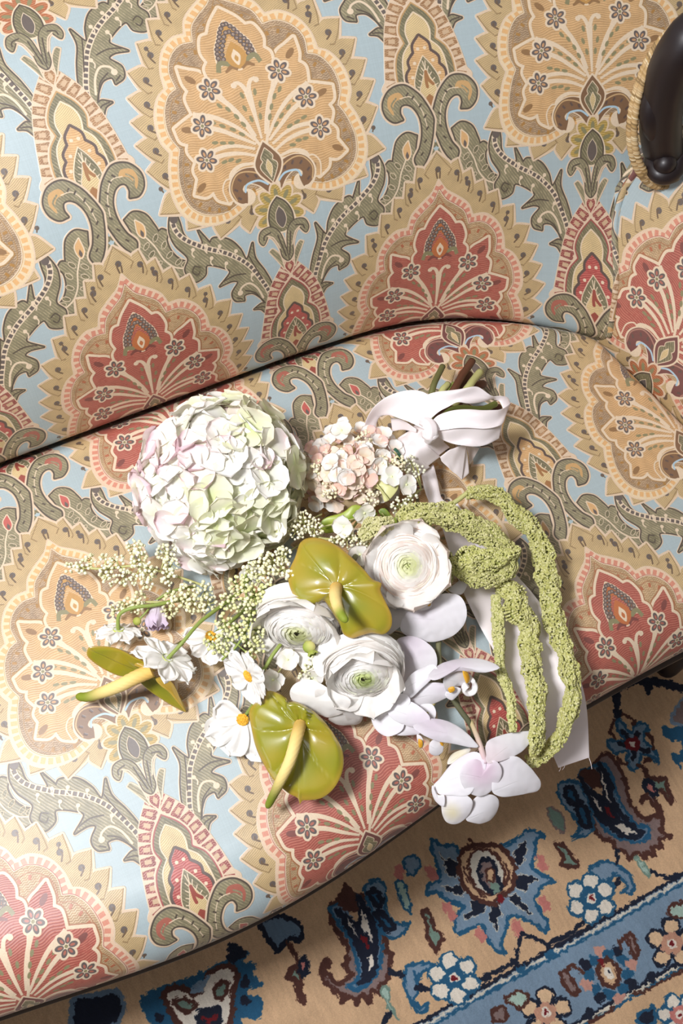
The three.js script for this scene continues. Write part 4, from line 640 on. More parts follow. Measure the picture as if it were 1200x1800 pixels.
{
  const hyd = thing('mophead_hydrangea', 'large round white hydrangea head blushed with pink and pale green', 'hydrangea', at(392, 850, 0.062), BUNCH);
  const rnd = rngOf(21), c0 = at(392, 850, 0.062), mp = metres(392, 850, 0.06);
  const shapes = floretPetals(0.0205, [[lin('#eff0d4'), lin('#f8f6ec'), PINK, 0.04], [lin('#eff0d2'), lin('#f8f4ec'), lin('#ecd0d6'), 0.5], [lin('#e2e8b8'), lin('#f1f2d8'), CREAM, 0.3], [lin('#dce5ac'), lin('#eff1d0'), lin('#ecd6d2'), 0.35], [lin('#f0f1da'), lin('#f9f8f2'), PINK, 0.08], [lin('#efe6d4'), lin('#f6ebe8'), lin('#e2b8c4'), 0.7]], 30);
  const RX = 150 * mp, RY = 0.078;
  // the head's outline: radius in photo pixels by angle (0 = right, quarter turns counter-clockwise)
  const outline = [152, 150, 150, 158, 158, 150, 146, 148, 152, 150, 140, 150, 158, 150, 138, 140];
  const rad = (a) => { const f = ((a / (2 * Math.PI)) % 1 + 1) % 1 * 16, i = Math.floor(f), k = f - i; return lerp(outline[i % 16], outline[(i + 1) % 16], k) * mp; };
  const spots = []; const N = 108;
  for (let i = 0; i < N; i++) { const t = (i + 0.5) / N, cz = 1 - t * 1.25, r = Math.sqrt(Math.max(0, 1 - cz * cz)), a = i * 2.39996 + (rnd() - .5) * 0.3; spots.push([r * Math.cos(a), r * Math.sin(a), cz, a]); }
  // view-facing axes: the head's pole looks up to the photographer
  const pole = dirOf(-0.05, 0.05, 1), ax = camX.clone().addScaledVector(pole, -camX.dot(pole)).normalize(), ay = pole.clone().cross(ax).normalize();
  const loose = []; let shown = 0;
  for (const [x, y, z, a] of spots) {
    const lump = 1 + 0.10 * noise(x * 2.2, y * 2.2, z * 2.2 + 4), R = rad(a) * lump * (0.84 + 0.1 * rnd()), n = V(0, 0, 0).addScaledVector(ax, x).addScaledVector(ay, y).addScaledVector(pole, z * 0.9).normalize();
    const p = V(0, 0, 0).addScaledVector(ax, x * R).addScaledVector(ay, y * R).addScaledVector(pole, z * RY * lump); if (c0.y + p.y < SY + 0.024) continue;
    const pinkish = noise(x * 1.6 + 7, y * 1.6, 2) + (-x * 0.2 + y * 0.25), greenish = noise(x * 1.4, y * 1.4 + 5, 9) + x * 0.45 - y * 0.1;
    const pick = greenish > 0.18 ? (rnd() < 0.5 ? 2 : 3) : pinkish > 0.22 ? (rnd() < 0.5 ? 5 : 1) : (rnd() < 0.6 ? 0 : 4);
    const dir = n.clone().add(V((rnd() - .5), (rnd() - .5), (rnd() - .5)).multiplyScalar(0.6)).normalize(); if (dir.dot(n) < 0.5) dir.copy(n);
    const f = floret(hyd, shapes, petalMat, rnd, pick, 0.02 + 0.3 * rnd()); f.position.copy(p); turnTo(f, dir, rnd() * 6.28); const sc = 1.0 + rnd() * 0.28; f.scale.set(sc, sc, sc);
    if (++shown > 75) { loose.push(f); }
  }
  // the florets past the first 75 (the ones turned away) are joined
  const geos = []; for (const f of loose) { f.updateMatrix(); for (const m of f.children) { m.updateMatrix(); geos.push(m.geometry.clone().applyMatrix4(f.matrix.clone().multiply(m.matrix))); } hyd.remove(f); }
  const rest = part('florets', mergeGeometries(geos), petalMat, hyd); rest.userData.kind = 'stuff';
  const core = new THREE.SphereGeometry(1, 24, 16); core.scale(0.062, 0.036, 0.062); part('flower_core', paint(core, () => lin('#b9c48a')), plainMat, hyd);
  worldPart('stem', stemTo(c0.clone(), 0.0042), stemMats.brown, hyd);
}
{ // the blush panicle beside it and its buds
  const c0 = at(625, 825, 0.055), pan = thing('panicle_hydrangea', 'blush peach panicle hydrangea of small florets below the pink ribbon', 'hydrangea', c0, BUNCH), rnd = rngOf(33);
  const shapes = floretPetals(0.0095, [[lin('#f0d9c0'), lin('#f6e6d6'), PEACH, 0.5], [lin('#f2dfc8'), WHITE, IVORY, 0.2], [lin('#efc6b2'), lin('#f3d3c2'), PINK, 0.6], [lin('#ecd9b8'), lin('#f6ead8'), PEACH, 0.7]], 50);
  for (let i = 0; i < 74; i++) {
    const t = (i + 0.5) / 74, a = i * 2.39996, r = Math.sqrt(t), px = 618 + Math.cos(a) * r * 92 + (rnd() - .5) * 14, py = 822 + Math.sin(a) * r * 72 - Math.cos(a) * r * 8 + (rnd() - .5) * 14, h = 0.03 + 0.055 * (1 - r * r) + rnd() * 0.01;
    const f = floret(pan, shapes, petalMat, rnd, px > 665 ? 1 : Math.floor(rnd() * 4), 0.2 + rnd() * 0.35); f.position.copy(at(px, py, h)).sub(c0); turnTo(f, dirOf((px - 618) / 90 + (rnd() - .5) * 0.9, (822 - py) / 80 + (rnd() - .5) * 0.9, 1.1), rnd() * 6); const s = 0.85 + rnd() * 0.35; f.scale.set(s, s, s);
  }
  const buds = []; for (const [bx, by, br] of [[625, 845, 26], [600, 800, 16], [672, 812, 18], [700, 812, 15], [580, 860, 18], [655, 875, 16], [560, 820, 14], [640, 770, 14]]) for (let i = 0; i < 34; i++) { const a = rnd() * 6.28, r = Math.sqrt(rnd()) * br; buds.push([at(bx + Math.cos(a) * r, by + Math.sin(a) * r, 0.078 - 0.012 * (r / br) ** 2 + rnd() * 0.006).sub(c0), 0.7 + rnd() * 0.6]); }
  const b = part('buds', beads(buds, 0.0015, 1, (q) => mixc(lin('#e8e2b8'), lin('#f4e6cf'), q), rnd), plainMat, pan); b.userData.kind = 'stuff';
  const core = new THREE.SphereGeometry(1, 20, 14); core.scale(0.045, 0.028, 0.038); core.translate(0, -0.012, 0); part('flower_core', paint(core, () => lin('#b9a27c')), plainMat, pan);
  worldPart('stem', stemTo(c0.clone(), 0.0035), stemMats.brown, pan);
}
// ------------------------------------------------------------------ single white florets on thin stalks
{
  const rnd = rngOf(77), shapes = floretPetals(0.0125, [[lin('#e9ecd0'), WHITE, WHITE, 0], [lin('#eef0dc'), IVORY, WHITE, 0.2]], 70);
  const spots = [[688, 838, .082, [.3, .3, 1], 'beside the blush panicle'], [714, 852, .078, [.5, .1, 1], 'next to the twisted leaf tip'], [640, 902, .095, [.3, -.5, .8], 'hanging over the bright green leaf'], [604, 925, .09, [-.4, -.2, .9], 'on a curved stalk by the mustard anthurium'], [487, 935, .085, [-.5, .1, .8], 'tucked under the hydrangea rim'], [600, 757, .075, [-.2, .6, 1], 'standing over the top of the blush panicle'], [632, 975, .075, [-.2, -.3, 1], 'close beside the blush-edged ranunculus'], [505, 1160, .045, [.2, .2, 1], 'between two ranunculus and a cosmos'], [480, 1195, .038, [-.2, -.2, 1], 'close to the tilted cosmos'], [548, 1192, .036, [.3, -.2, 1], 'below the oval ranunculus'], [440, 1008, .06, [0, -.4, 1], 'below the hydrangea head']];
  for (const [px, py, h, d, where] of spots) {
    const c = at(px, py, h), t = thing('white_floret', 'small white four-petalled floret ' + where, 'floret', c, BUNCH), f = new THREE.Group(); f.name = 'blossom'; t.add(f); turnTo(f, dirOf(...d), rnd() * 3);
    for (let i = 0; i < 4; i++) { const m = part('petal', shapes[i % 2], petalMat, f); m.rotation.order = 'ZXY'; m.rotation.set(0.25 + (rnd() - .5) * 0.5, 0, i * 1.571 + (rnd() - .5) * 0.3); }
    const e = new THREE.SphereGeometry(0.0014, 8, 6); part('eye', paint(e, () => lin('#dfe3b0')), plainMat, f);
    const foot = c.clone().lerp(KNOT, 0.3); foot.y -= 0.03; worldPart('stalk', tube([c, c.clone().lerp(foot, 0.5).add(V(0, -0.004, 0)), foot], 0.0009, { steps: 8, seg: 6 }), stemMats.pale, t);
  }
}
// ------------------------------------------------------------------ leaves
function leafThing(name, label, M, outline, opt, base, tipc, matl = leafMat) {
  const c = outline.map(M).reduce((s, p) => [s[0] + p[0] / outline.length, s[1] + p[1] / outline.length], [0, 0]), t = thing(name, label, 'leaf', at(c[0], c[1], opt.y), BUNCH);
  worldPart('blade', traced(M, outline, { bulge: 0.16, ...opt, col: (r, px, py, th) => mixc(base, tipc, clamp(0.5 + 0.9 * noise(px * 0.05, py * 0.05, 3) + 0.3 * r)) }), matl, t);
  const a = M(opt.rib[0]), b = M(opt.rib[1]); worldPart('midrib', tube([at(a[0], a[1], opt.y + 0.003), at((a[0] + b[0]) / 2, (a[1] + b[1]) / 2, opt.y + 0.004), at(b[0], b[1], opt.y + 0.002)], 0.0008, { steps: 8, seg: 6 }), stemMats.pale, t);
}
leafThing('hydrangea_leaf', 'small dark green glossy leaf under the hydrangea rim', crop(200, 640, 1 / 3), [[790, 800], [800, 760], [860, 770], [920, 730], [940, 700], [950, 750], [970, 790], [900, 775], [840, 795]], { y: 0.06, tilt: [0.2, -0.2, 1], rib: [[800, 785], [950, 760]] }, lin('#1d5a2a'), lin('#2f7a38'));
leafThing('hydrangea_leaf', 'bright yellow-green curled leaf under a hanging white floret', C2, [[160, 890], [190, 850], [280, 820], [330, 785], [370, 790], [440, 820], [450, 830], [390, 850], [330, 850], [270, 900], [200, 920]], { y: 0.07, tilt: [0.1, -0.3, 1], rib: [[180, 890], [430, 825]] }, lin('#6d8a1c'), lin('#9aa83a'));
leafThing('hydrangea_leaf', 'pale lime leaf standing between the blush panicle and white florets', C2, [[420, 690], [440, 650], [500, 650], [545, 690], [520, 740], [480, 770], [460, 720]], { y: 0.075, tilt: [-0.2, 0.1, 1], rib: [[430, 670], [500, 760]] }, lin('#b4b46a'), lin('#ccca8c'));
leafThing('hydrangea_leaf', 'narrow green leaf below the small bud cluster by the ribbon', C2, [[450, 810], [480, 800], [520, 850], [530, 880], [550, 820], [550, 880], [535, 920], [500, 890], [470, 850]], { y: 0.055, tilt: [0, -0.2, 1], rib: [[460, 815], [530, 905]] }, lin('#5f7e24'), lin('#90a33c'));
leafThing('hydrangea_leaf', 'dark blue-green leaf edge beside the ribbon wrap', C2, [[515, 545], [530, 510], [560, 545], [580, 590], [550, 585]], { y: 0.06, tilt: [0.3, 0.2, 1], rib: [[525, 530], [570, 585]] }, lin('#244a3c'), lin('#31604a'));
leafThing('hydrangea_leaf', 'grey-green leaf lying beneath the hydrangea head', crop(200, 640, 1 / 3), [[780, 910], [830, 830], [930, 790], [950, 800], [900, 860], [850, 920], [800, 960]], { y: 0.04, tilt: [0.2, -0.4, 1], rib: [[800, 940], [930, 800]] }, lin('#9aa57a'), lin('#c0c79e'));

// ------------------------------------------------------------------ ranunculus
function ranunculus(label, px, py, h, R, dir, { squash = 1, rings = 11, edge = PEACH, edgeAmt = 0.4, heart = lin('#e3e6b2'), outer = 7, flare = 0.5, seed = 1, depth = 0.85, roll = 0, skip = null } = {}) {
  const c = at(px, py, h), t = thing('ranunculus', label, 'ranunculus', c, BUNCH), rnd = rngOf(seed), head = new THREE.Group(); head.name = 'bloom'; t.add(head); turnTo(head, dirOf(...dir), roll);
  for (let k = 0; k < rings; k++) {
    const f = k / (rings - 1), rim = R * (0.07 + 0.83 * Math.pow(f, 0.9)), zr = R * (0.34 - 0.26 * f * f - 0.05 * (1 - f) ** 8), lean = lerp(1.05, -0.05, Math.pow(f, 1.8)), Ls = R * (0.3 + 0.12 * f), m = k < 3 ? 3 : k < 7 ? 4 : 5, span = Math.PI * 2 / m * 1.4;
    for (let v = 0; v < 2; v++) {
      const sd = seed * 13 + k * 2 + v, tone = rnd(), geo = sheet(12, 6, (u, q) => {
        const a = u * 2 - 1, ang = a * span / 2, drop = Math.abs(a) ** 3, s = (1 - q) * Ls, bend = lean + (1 - q) * 0.25;
        const rr = rim + s * Math.sin(bend) + 0.028 * R * a + 0.035 * R * noise(a * 1.6 + sd, q * 1.5, sd * 0.7) + (f > 0.8 ? 0.05 * R * q * q : 0);
        const zz = zr - s * Math.cos(bend) - drop * R * (0.05 + 0.10 * f) * q + 0.045 * R * noise(a * 2.4 + sd * 1.7, q, 4.2) * q;
        return [Math.cos(ang) * rr, Math.sin(ang) * rr, zz, u, q, mixc(mixc(heart, WHITE, smooth(0.03, 0.3, f)), edge, edgeAmt * smooth(0.6, 1, q) * (0.45 + 0.55 * tone) * smooth(0.15, 0.7, f))];
      }, { color: true });
      for (let i = v; i < m; i += 2) { const o = part('petal', geo, petalMat, head); o.rotation.z = i * Math.PI * 2 / m + k * 1.13 + (rnd() - .5) * 0.25; o.rotation.x = (rnd() - .5) * 0.05; o.rotation.y = (rnd() - .5) * 0.05; }
    }
  }
  for (let i = 0; i < outer; i++) {
    if (skip && skip(i)) continue;
    const sd = seed * 7 + i, geo = petal({ len: R * (1.0 + 0.14 * rnd()), wid: R * 1.15, cup: 0.16, curl: 0.22 + 0.2 * rnd(), wave: 0.26, base: 0.35, peak: 0.68, seed: sd, nu: 10, nv: 9, col: (a, v) => mixc(WHITE, edge, edgeAmt * 0.5 * smooth(0.8, 1, v)) });
    const o = part('petal', geo, petalMat, head), a = i / outer * Math.PI * 2 + (rnd() - .5) * 0.3; o.rotation.order = 'ZXY'; o.rotation.set(-0.15 + (1 - flare) * 0.6 + (rnd() - .5) * 0.15, 0, a - Math.PI / 2); o.position.set(Math.cos(a) * R * 0.14, Math.sin(a) * R * 0.14, -R * 0.22);
  }
  const eye = []; for (let i = 0; i < 24; i++) { const q = Math.sqrt(rnd()) * R * 0.09, a = rnd() * 6.28; eye.push([V(Math.cos(a) * q, Math.sin(a) * q, R * (0.16 + 0.03 * rnd())), 1]); }
  part('eye', beads(eye, R * 0.03, 1, (q) => mixc(lin('#c9d48a'), lin('#e6e7b8'), q), rnd), plainMat, head);
  head.scale.set(1, squash, 1);
  worldPart('stem', stemTo(c.clone().addScaledVector(dirOf(...dir), -R * 0.45), 0.003), stemMats.green, t);
  return t;
}
ranunculus('round blush-edged ranunculus beside the mustard anthurium', 714, 996, 0.078, 0.0415, [0.05, 0.12, 1], { rings: 16, edge: lin('#ecc4ac'), edgeAmt: 0.85, seed: 3, outer: 7, flare: 0.35 });
ranunculus('oval white ranunculus tucked under the mustard anthurium', 524, 1096, 0.066, 0.043, [-0.12, -0.75, 0.8], { rings: 15, edge: lin('#f1ddd2'), edgeAmt: 0.4, seed: 5, outer: 6, flare: 0.35, squash: 1 });
{
  const t = ranunculus('ruffled white ranunculus with a pale green heart beside the orchids', 638, 1178, 0.062, 0.04, [0.02, -0.62, 0.85], { rings: 15, edge: lin('#f3e2d8'), edgeAmt: 0.35, heart: lin('#cfdc8e'), seed: 9, outer: 5, flare: 0.15 });
  const ruffle = (o, y, tilt, bulge, sad) => worldPart('petal', traced(C4, o, { y, tilt, bulge, saddle: sad, relief: (px, py, r, th) => 0.10 * r * noise(px * 0.06, py * 0.06, 3), n: 48, m: 10, thick: 0, col: () => WHITE }), petalMat, t);
  ruffle([[392, 840], [400, 790], [440, 745], [500, 718], [560, 735], [600, 770], [650, 790], [620, 830], [540, 850], [470, 900], [430, 930], [400, 890]], 0.062, [-0.4, 0.3, 0.9], -0.12, 0.12);
  ruffle([[660, 800], [672, 720], [700, 708], [760, 720], [820, 735], [856, 785], [850, 835], [800, 868], [740, 862], [690, 840]], 0.07, [0.35, 0.35, 0.9], -0.1, 0.12);
  ruffle([[780, 860], [840, 880], [856, 940], [835, 1000], [790, 1000], [760, 940]], 0.052, [0.7, -0.1, 0.7], 0.1, 0.08);
}
{
  const c = at(575, 1232, 0.04), t = thing('ranunculus', 'white ranunculus seen from its side, drooping under the ruffled one', 'ranunculus', c, BUNCH);
  const shell = (o, y, tilt, bulge) => worldPart('petal', traced(C4, o, { y, tilt, bulge, relief: (px, py, r) => 0.07 * r * noise(px * 0.07, py * 0.07, 8), n: 52, m: 12, thick: 0, col: (r) => mixc(WHITE, lin('#f3e8e0'), 0.3 * smooth(0.8, 1, r)) }), petalMat, t);
  shell([[470, 1150], [540, 1118], [610, 1130], [640, 1150], [612, 1178], [560, 1186], [505, 1176]], 0.024, [0.2, -0.7, 0.7], 0.15);
  shell([[560, 1060], [630, 1046], [668, 1080], [688, 1132], [655, 1138], [648, 1160], [600, 1152], [545, 1120]], 0.03, [0.6, -0.4, 0.7], 0.15);
  shell([[400, 1000], [500, 1010], [600, 1040], [648, 1062], [622, 1105], [590, 1150], [520, 1160], [440, 1120]], 0.036, [0.3, -0.5, 0.8], 0.2);
  shell([[268, 1005], [300, 962], [370, 945], [430, 965], [520, 1015], [590, 1055], [560, 1110], [470, 1142], [380, 1112], [310, 1075], [275, 1045]], 0.046, [-0.15, -0.35, 0.9], 0.26);
  shell([[560, 1140], [600, 1128], [648, 1148], [640, 1172], [600, 1182]], 0.022, [0.4, -0.7, 0.6], 0.1);
  worldPart('stem', stemTo(at(545, 1210, 0.034), 0.003), stemMats.green, t);
}
{ // two loose outer petals of the ruffled bloom stand up above it, and the closed bud
  const b = at(543, 1137, 0.06), t = thing('ranunculus_bud', 'small green and yellow ranunculus bud below the oval ranunculus', 'bud', b, BUNCH), rnd = rngOf(4);
  const g = new THREE.SphereGeometry(0.0062, 14, 10); part('bud', paint(g, (x, y) => mixc(lin('#8fa03c'), lin('#dcd489'), clamp(0.5 + x * 90))), plainMat, t);
  for (let i = 0; i < 5; i++) { const o = part('sepal', petal({ len: 0.008, wid: 0.006, cup: 0.3, curl: 0.35, col: () => lin('#9aa548'), nu: 5, nv: 5 }), leafMat, t); o.rotation.order = 'ZXY'; o.rotation.set(0.5, 0, i * 1.257); o.position.z = 0.002; }
  worldPart('stem', stemTo(b.clone(), 0.0016), stemMats.green, t);
}

// ------------------------------------------------------------------ anthuriums
const SPATHE = [lin('#7d831c'), lin('#989122'), lin('#ab8d30')];
function spatheRelief(c, tipAng, amp) {             // quilted between veins that bow from the base towards the tip
  return (px, py, r, th) => { const dx = px - c[0], dy = py - c[1], d = Math.hypot(dx, dy); let a = Math.atan2(dy, dx) - tipAng; a = Math.atan2(Math.sin(a), Math.cos(a)); const k = Math.abs(a), vein = 2 * Math.pow(Math.abs(Math.sin(k * 3.1 - Math.log(1 + d / 18) * 1.0 + 0.3)), 0.6) - 1, rib = Math.exp(-((k * d / 5) ** 2)); return amp * (0.5 + 0.5 * vein) * smooth(0.05, 0.4, r) * (1 - smooth(0.86, 1, r)) - 0.02 * rib; };
}
function anthurium(label, M, outline, base, tipAng, y, tilt, spadix, o = {}) {
  const b = M(base), t = thing('anthurium', label, 'anthurium', at(b[0], b[1], y), BUNCH);
  worldPart('spathe', traced(M, outline, { y, tilt, centre: base, bulge: o.bulge ?? 0.12, relief: (px, py, r, th) => spatheRelief(b, tipAng, o.amp ?? 0.085)(px, py, r, th) + (o.extra ? o.extra(px, py, r, th) : 0), n: 110, m: 26, thick: 0.0012, col: (r, px, py) => { const g = noise(px * 0.022, py * 0.022, 6.1); return mixc(mixc(SPATHE[0], SPATHE[1], clamp(0.35 + r * 0.5 + g * 0.6)), SPATHE[2], smooth(0.88, 1, r) * 0.8 + clamp((o.warm ?? 0) + g * 0.4)); } }), waxMat, t, o.face);
  const pts = spadix.map(([x, yy, h]) => { const q = M([x, yy]); return at(q[0], q[1], h); }), r0 = o.r ?? 0.0062;
  worldPart('spadix', tube(pts, (s) => r0 * (1 - 0.45 * s * s) * Math.sqrt(Math.max(0.02, 1 - Math.max(0, (s - 0.93) / 0.07) ** 2)), { steps: 110, seg: 24, bump: (s, a) => 1 + 0.05 * Math.sin(s * 210) * Math.sin(a * 9 + Math.floor(s * 66) * 1.57), colorFn: (s) => mixc(mixc(lin('#dcb45c'), lin('#e8cf86'), smooth(0, 0.4, s)), lin('#7e8c22'), smooth(o.turn ?? 0.6, 0.88, s)) }), plainMat, t, 'yellow spadix with a green tip');
  worldPart('stem', stemTo(at(b[0], b[1], y - 0.004), 0.0028), stemMats.olive, t);
  return t;
}
anthurium('mustard anthurium lying over the ranunculus, its short spadix pointing down', C4, [[320, 215], [370, 192], [440, 200], [520, 240], [600, 305], [660, 365], [705, 415], [752, 436], [745, 470], [775, 540], [803, 610], [797, 670], [760, 705], [690, 700], [640, 712], [590, 727], [545, 705], [528, 660], [500, 610], [470, 560], [445, 528], [410, 545], [350, 553], [300, 520], [262, 440], [258, 380], [290, 300]], [512, 458], Math.atan2(-25, 230), 0.112, [-0.15, 0.1, 1], [[512, 458, .117], [508, 500, .13], [520, 560, .143], [545, 610, .15], [570, 640, .152]], { warm: 0.25, r: 0.0058, amp: 0.06, turn: 0.62, extra: (px, py, r) => { const s = (py - 1032) + (px - 590) * 0.05; return -0.0016 * Math.abs(s) * r; } });
anthurium('olive anthurium on the red medallion with a long spadix crossing its spathe', C5, [[460, 405], [520, 415], [570, 445], [590, 470], [640, 470], [720, 510], [800, 580], [870, 670], [920, 760], [932, 850], [910, 940], [860, 1020], [790, 1070], [710, 1082], [672, 1085], [660, 1110], [645, 1070], [590, 1040], [500, 960], [430, 850], [385, 750], [360, 640], [345, 530], [380, 480], [430, 470]], [662, 615], Math.atan2(490, 0), 0.045, [-0.1, 0.2, 1], [[662, 612, .05], [640, 690, .066], [600, 830, .068], [540, 960, .056], [490, 1060, .036], [455, 1130, .022]], { warm: 0.02, r: 0.0058, amp: 0.07, turn: 0.5, bulge: 0.1, extra: (px, py, r) => (py < 1275 && px > 505 && px < 545 ? 0.18 * smooth(0.3, 0.9, r) : 0) });
{ // the third one lies on its side: a curled spathe behind a long pale spadix
  const t = anthurium('olive anthurium on the gold medallion with a curled spathe and long pale spadix', C3, [[165, 720], [240, 710], [330, 725], [400, 760], [470, 800], [545, 890], [600, 900], [640, 960], [680, 1055], [620, 1030], [540, 980], [470, 930], [400, 870], [330, 865], [250, 830], [190, 790], [158, 755]], [440, 850], Math.atan2(200, 240), 0.043, [0.2, -0.5, 1], [[500, 835, .062], [420, 870, .06], [330, 915, .054], [240, 950, .042], [160, 975, .03], [102, 972, .022]], { warm: 0.0, amp: 0.04, r: 0.0066, turn: 0.5, bulge: -0.05 });
  worldPart('spathe_rim', traced(C3, [[158, 755], [165, 722], [240, 710], [330, 722], [420, 755], [490, 800], [520, 840], [470, 835], [400, 810], [320, 790], [240, 775], [190, 780]], { y: 0.046, tilt: [0.1, 0.7, 0.7], bulge: 0.25, n: 60, m: 10, col: (r) => mixc(lin('#a98a2c'), lin('#b7993c'), r) }), waxMat, t);
  worldPart('spathe_fold', traced(C3, [[520, 880], [560, 870], [610, 900], [650, 980], [680, 1058], [640, 1010], [590, 950], [545, 915]], { y: 0.046, tilt: [0.6, 0.2, 0.8], bulge: 0.1, n: 40, m: 8, col: (r) => mixc(lin('#a8882a'), lin('#b7993c'), r) }), waxMat, t);
}
// ------------------------------------------------------------------ moth orchids on one arching stem
const orchid = (r, px, py, tint, amt, at0, sz) => mixc(lin('#eeecef'), tint, amt * (1 - smooth(0, sz, Math.hypot(px - at0[0], py - at0[1]))) + 0.16 * Math.max(0, noise(px * 0.22, py * 0.05, 2)) * (1 - r));
function orchidBloom(name, label, M, petals, heart, y0, extras) {
  const h = M(heart), t = thing(name, label, 'orchid', at(h[0], h[1], y0), BUNCH);
  petals.forEach(([pname, outline, y, tilt, bulge, tint, amt, where, sz]) => { const w = M(where ?? heart); worldPart(pname, traced(M, outline, { y, tilt, bulge: bulge * 0.7, saddle: 0.07, thick: 0.0004, relief: (px, py, r, th) => 0.03 * r * noise(px * 0.09, py * 0.09, 5), n: 56, m: 12, col: (r, px, py) => orchid(r, px, py, tint ?? LILAC, amt ?? 0.5, w, sz ?? 45) }), thickPetalMat, t); });
  if (extras) extras(t, M);
  return t;
}
const lipYellow = (t, M, list) => list.forEach(([outline, y, tilt]) => worldPart('lip', traced(M, outline, { y, tilt, bulge: 0.3, n: 24, m: 6, col: (r) => mixc(lin('#d9930f'), lin('#eab83a'), r) }), thickPetalMat, t, 'yellow lip marking'));
orchidBloom('moth_orchid', 'white moth orchid half hidden behind the round blush-edged ranunculus', C4, [
  ['sepal', [[700, 560], [790, 540], [890, 570], [880, 630], [830, 680], [770, 712], [720, 690]], 0.05, [-0.2, 0.1, 1], 0.15, lin('#e9e2e6'), 0.3],
  ['petal', [[860, 620], [920, 565], [1000, 520], [1090, 490], [1160, 500], [1195, 560], [1190, 640], [1140, 705], [1060, 742], [980, 745], [900, 720], [850, 680]], 0.056, [0.1, -0.1, 1], 0.16, LILAC, 0.3],
  ['sepal', [[830, 735], [900, 715], [980, 745], [1035, 800], [1042, 870], [1000, 930], [930, 960], [860, 985], [840, 900], [850, 820]], 0.04, [-0.1, -0.3, 1], 0.14, LILAC, 0.55, [900, 740], 60],
  ['sepal', [[1100, 470], [1150, 430], [1190, 400], [1200, 450], [1170, 495]], 0.045, [0.2, 0.3, 1], 0.1, LILAC, 0.3],
  ['column', [[925, 555], [960, 535], [1005, 525], [1015, 555], [990, 575], [945, 578]], 0.072, [0, 0, 1], 0.5, WHITE, 0.2],
], [960, 570], 0.05, (t, M) => lipYellow(t, M, [[[[985, 530], [1005, 528], [1010, 550], [1000, 558], [988, 548]], 0.08, [0.2, 0.2, 1]]]));
orchidBloom('moth_orchid', 'white moth orchid turned sideways showing its yellow throat beside the bent stem', C6, [
  ['petal', [[195, 320], [225, 250], [290, 210], [350, 195], [372, 222], [340, 265], [290, 310], [235, 362], [205, 358]], 0.056, [-0.5, 0.2, 0.8], 0.18, LILAC, 0.6],
  ['petal', [[215, 372], [300, 300], [370, 285], [440, 300], [430, 345], [350, 395], [265, 405]], 0.045, [0, -0.4, 0.9], 0.12, LILAC, 0.35],
  ['petal', [[318, 262], [350, 215], [395, 182], [480, 160], [570, 168], [640, 190], [680, 214], [610, 232], [520, 222], [450, 232], [390, 268], [345, 280]], 0.068, [0.1, 0.7, 0.6], 0.2, LILAC, 0.5, [430, 220], 60],
  ['sepal', [[280, 400], [340, 395], [360, 430], [350, 470], [310, 450]], 0.036, [0, 0, 1], 0.1, LILAC, 0.3],
  ['lip_lobe', [[395, 270], [450, 232], [510, 230], [545, 268], [500, 300], [455, 310], [415, 330]], 0.055, [0.5, -0.3, 0.8], 0.25, WHITE, 0.2],
  ['lip_lobe', [[405, 345], [440, 310], [485, 315], [470, 350], [440, 375]], 0.05, [0, -0.4, 0.9], 0.2, WHITE, 0.2],
], [400, 270], 0.05, (t, M) => { lipYellow(t, M, [[[[495, 225], [520, 235], [530, 275], [515, 290], [500, 260]], 0.063, [0.6, 0, 0.8]], [[[420, 315], [450, 305], [455, 325], [430, 337]], 0.06, [0, -0.2, 1]]]);
  const pts = [[540, 270, .055], [556, 300, .05], [545, 330, .046], [515, 338, .046], [498, 318, .05], [515, 295, .054]].map(([x, y, h]) => { const q = M([x, y]); return at(q[0], q[1], h); }); worldPart('lip_tendril', tube(pts, 0.0022, { steps: 24, seg: 8, flat: 2.2 }), new THREE.MeshStandardMaterial({ color: 0xf4f0ee, roughness: 0.5 }), t); });
orchidBloom('moth_orchid', 'white moth orchid lying face down on the red medallion beside the stem', C6, [
  ['sepal', [[38, 470], [42, 410], [80, 370], [150, 345], [215, 345], [235, 380], [200, 440], [190, 520], [120, 556], [70, 530]], 0.034, [-0.5, 0.1, 0.8], 0.2, LILAC, 0.3],
  ['petal', [[114, 415], [150, 380], [220, 378], [285, 410], [330, 460], [320, 500], [250, 512], [180, 490], [130, 455]], 0.044, [-0.1, -0.1, 1], 0.16, LILAC, 0.5, [300, 480], 50],
  ['sepal', [[150, 540], [200, 500], [260, 510], [280, 540], [220, 552]], 0.03, [0, -0.3, 1], 0.1, LILAC, 0.3],
  ['petal', [[242, 505], [300, 480], [340, 465], [420, 478], [490, 520], [545, 575], [572, 610], [540, 612], [450, 592], [370, 580], [290, 548]], 0.042, [0.3, 0.3, 0.9], 0.18, LILAC, 0.6, [340, 490], 60],
  ['lip_lobe', [[265, 545], [285, 555], [300, 595], [285, 616], [270, 590]], 0.028, [-0.3, -0.3, 0.8], 0.3, WHITE, 0.2], ['lip_lobe', [[325, 600], [345, 575], [392, 582], [392, 635], [360, 655], [330, 640]], 0.028, [0.2, -0.3, 0.9], 0.3, lin('#e9c9c6'), 0.4],
], [290, 500], 0.035, (t, M) => lipYellow(t, M, [[[[272, 568], [292, 578], [290, 612], [276, 612]], 0.032, [-0.2, -0.3, 1]], [[[380, 575], [396, 580], [396, 605], [384, 598]], 0.034, [0.3, -0.2, 1]]]));
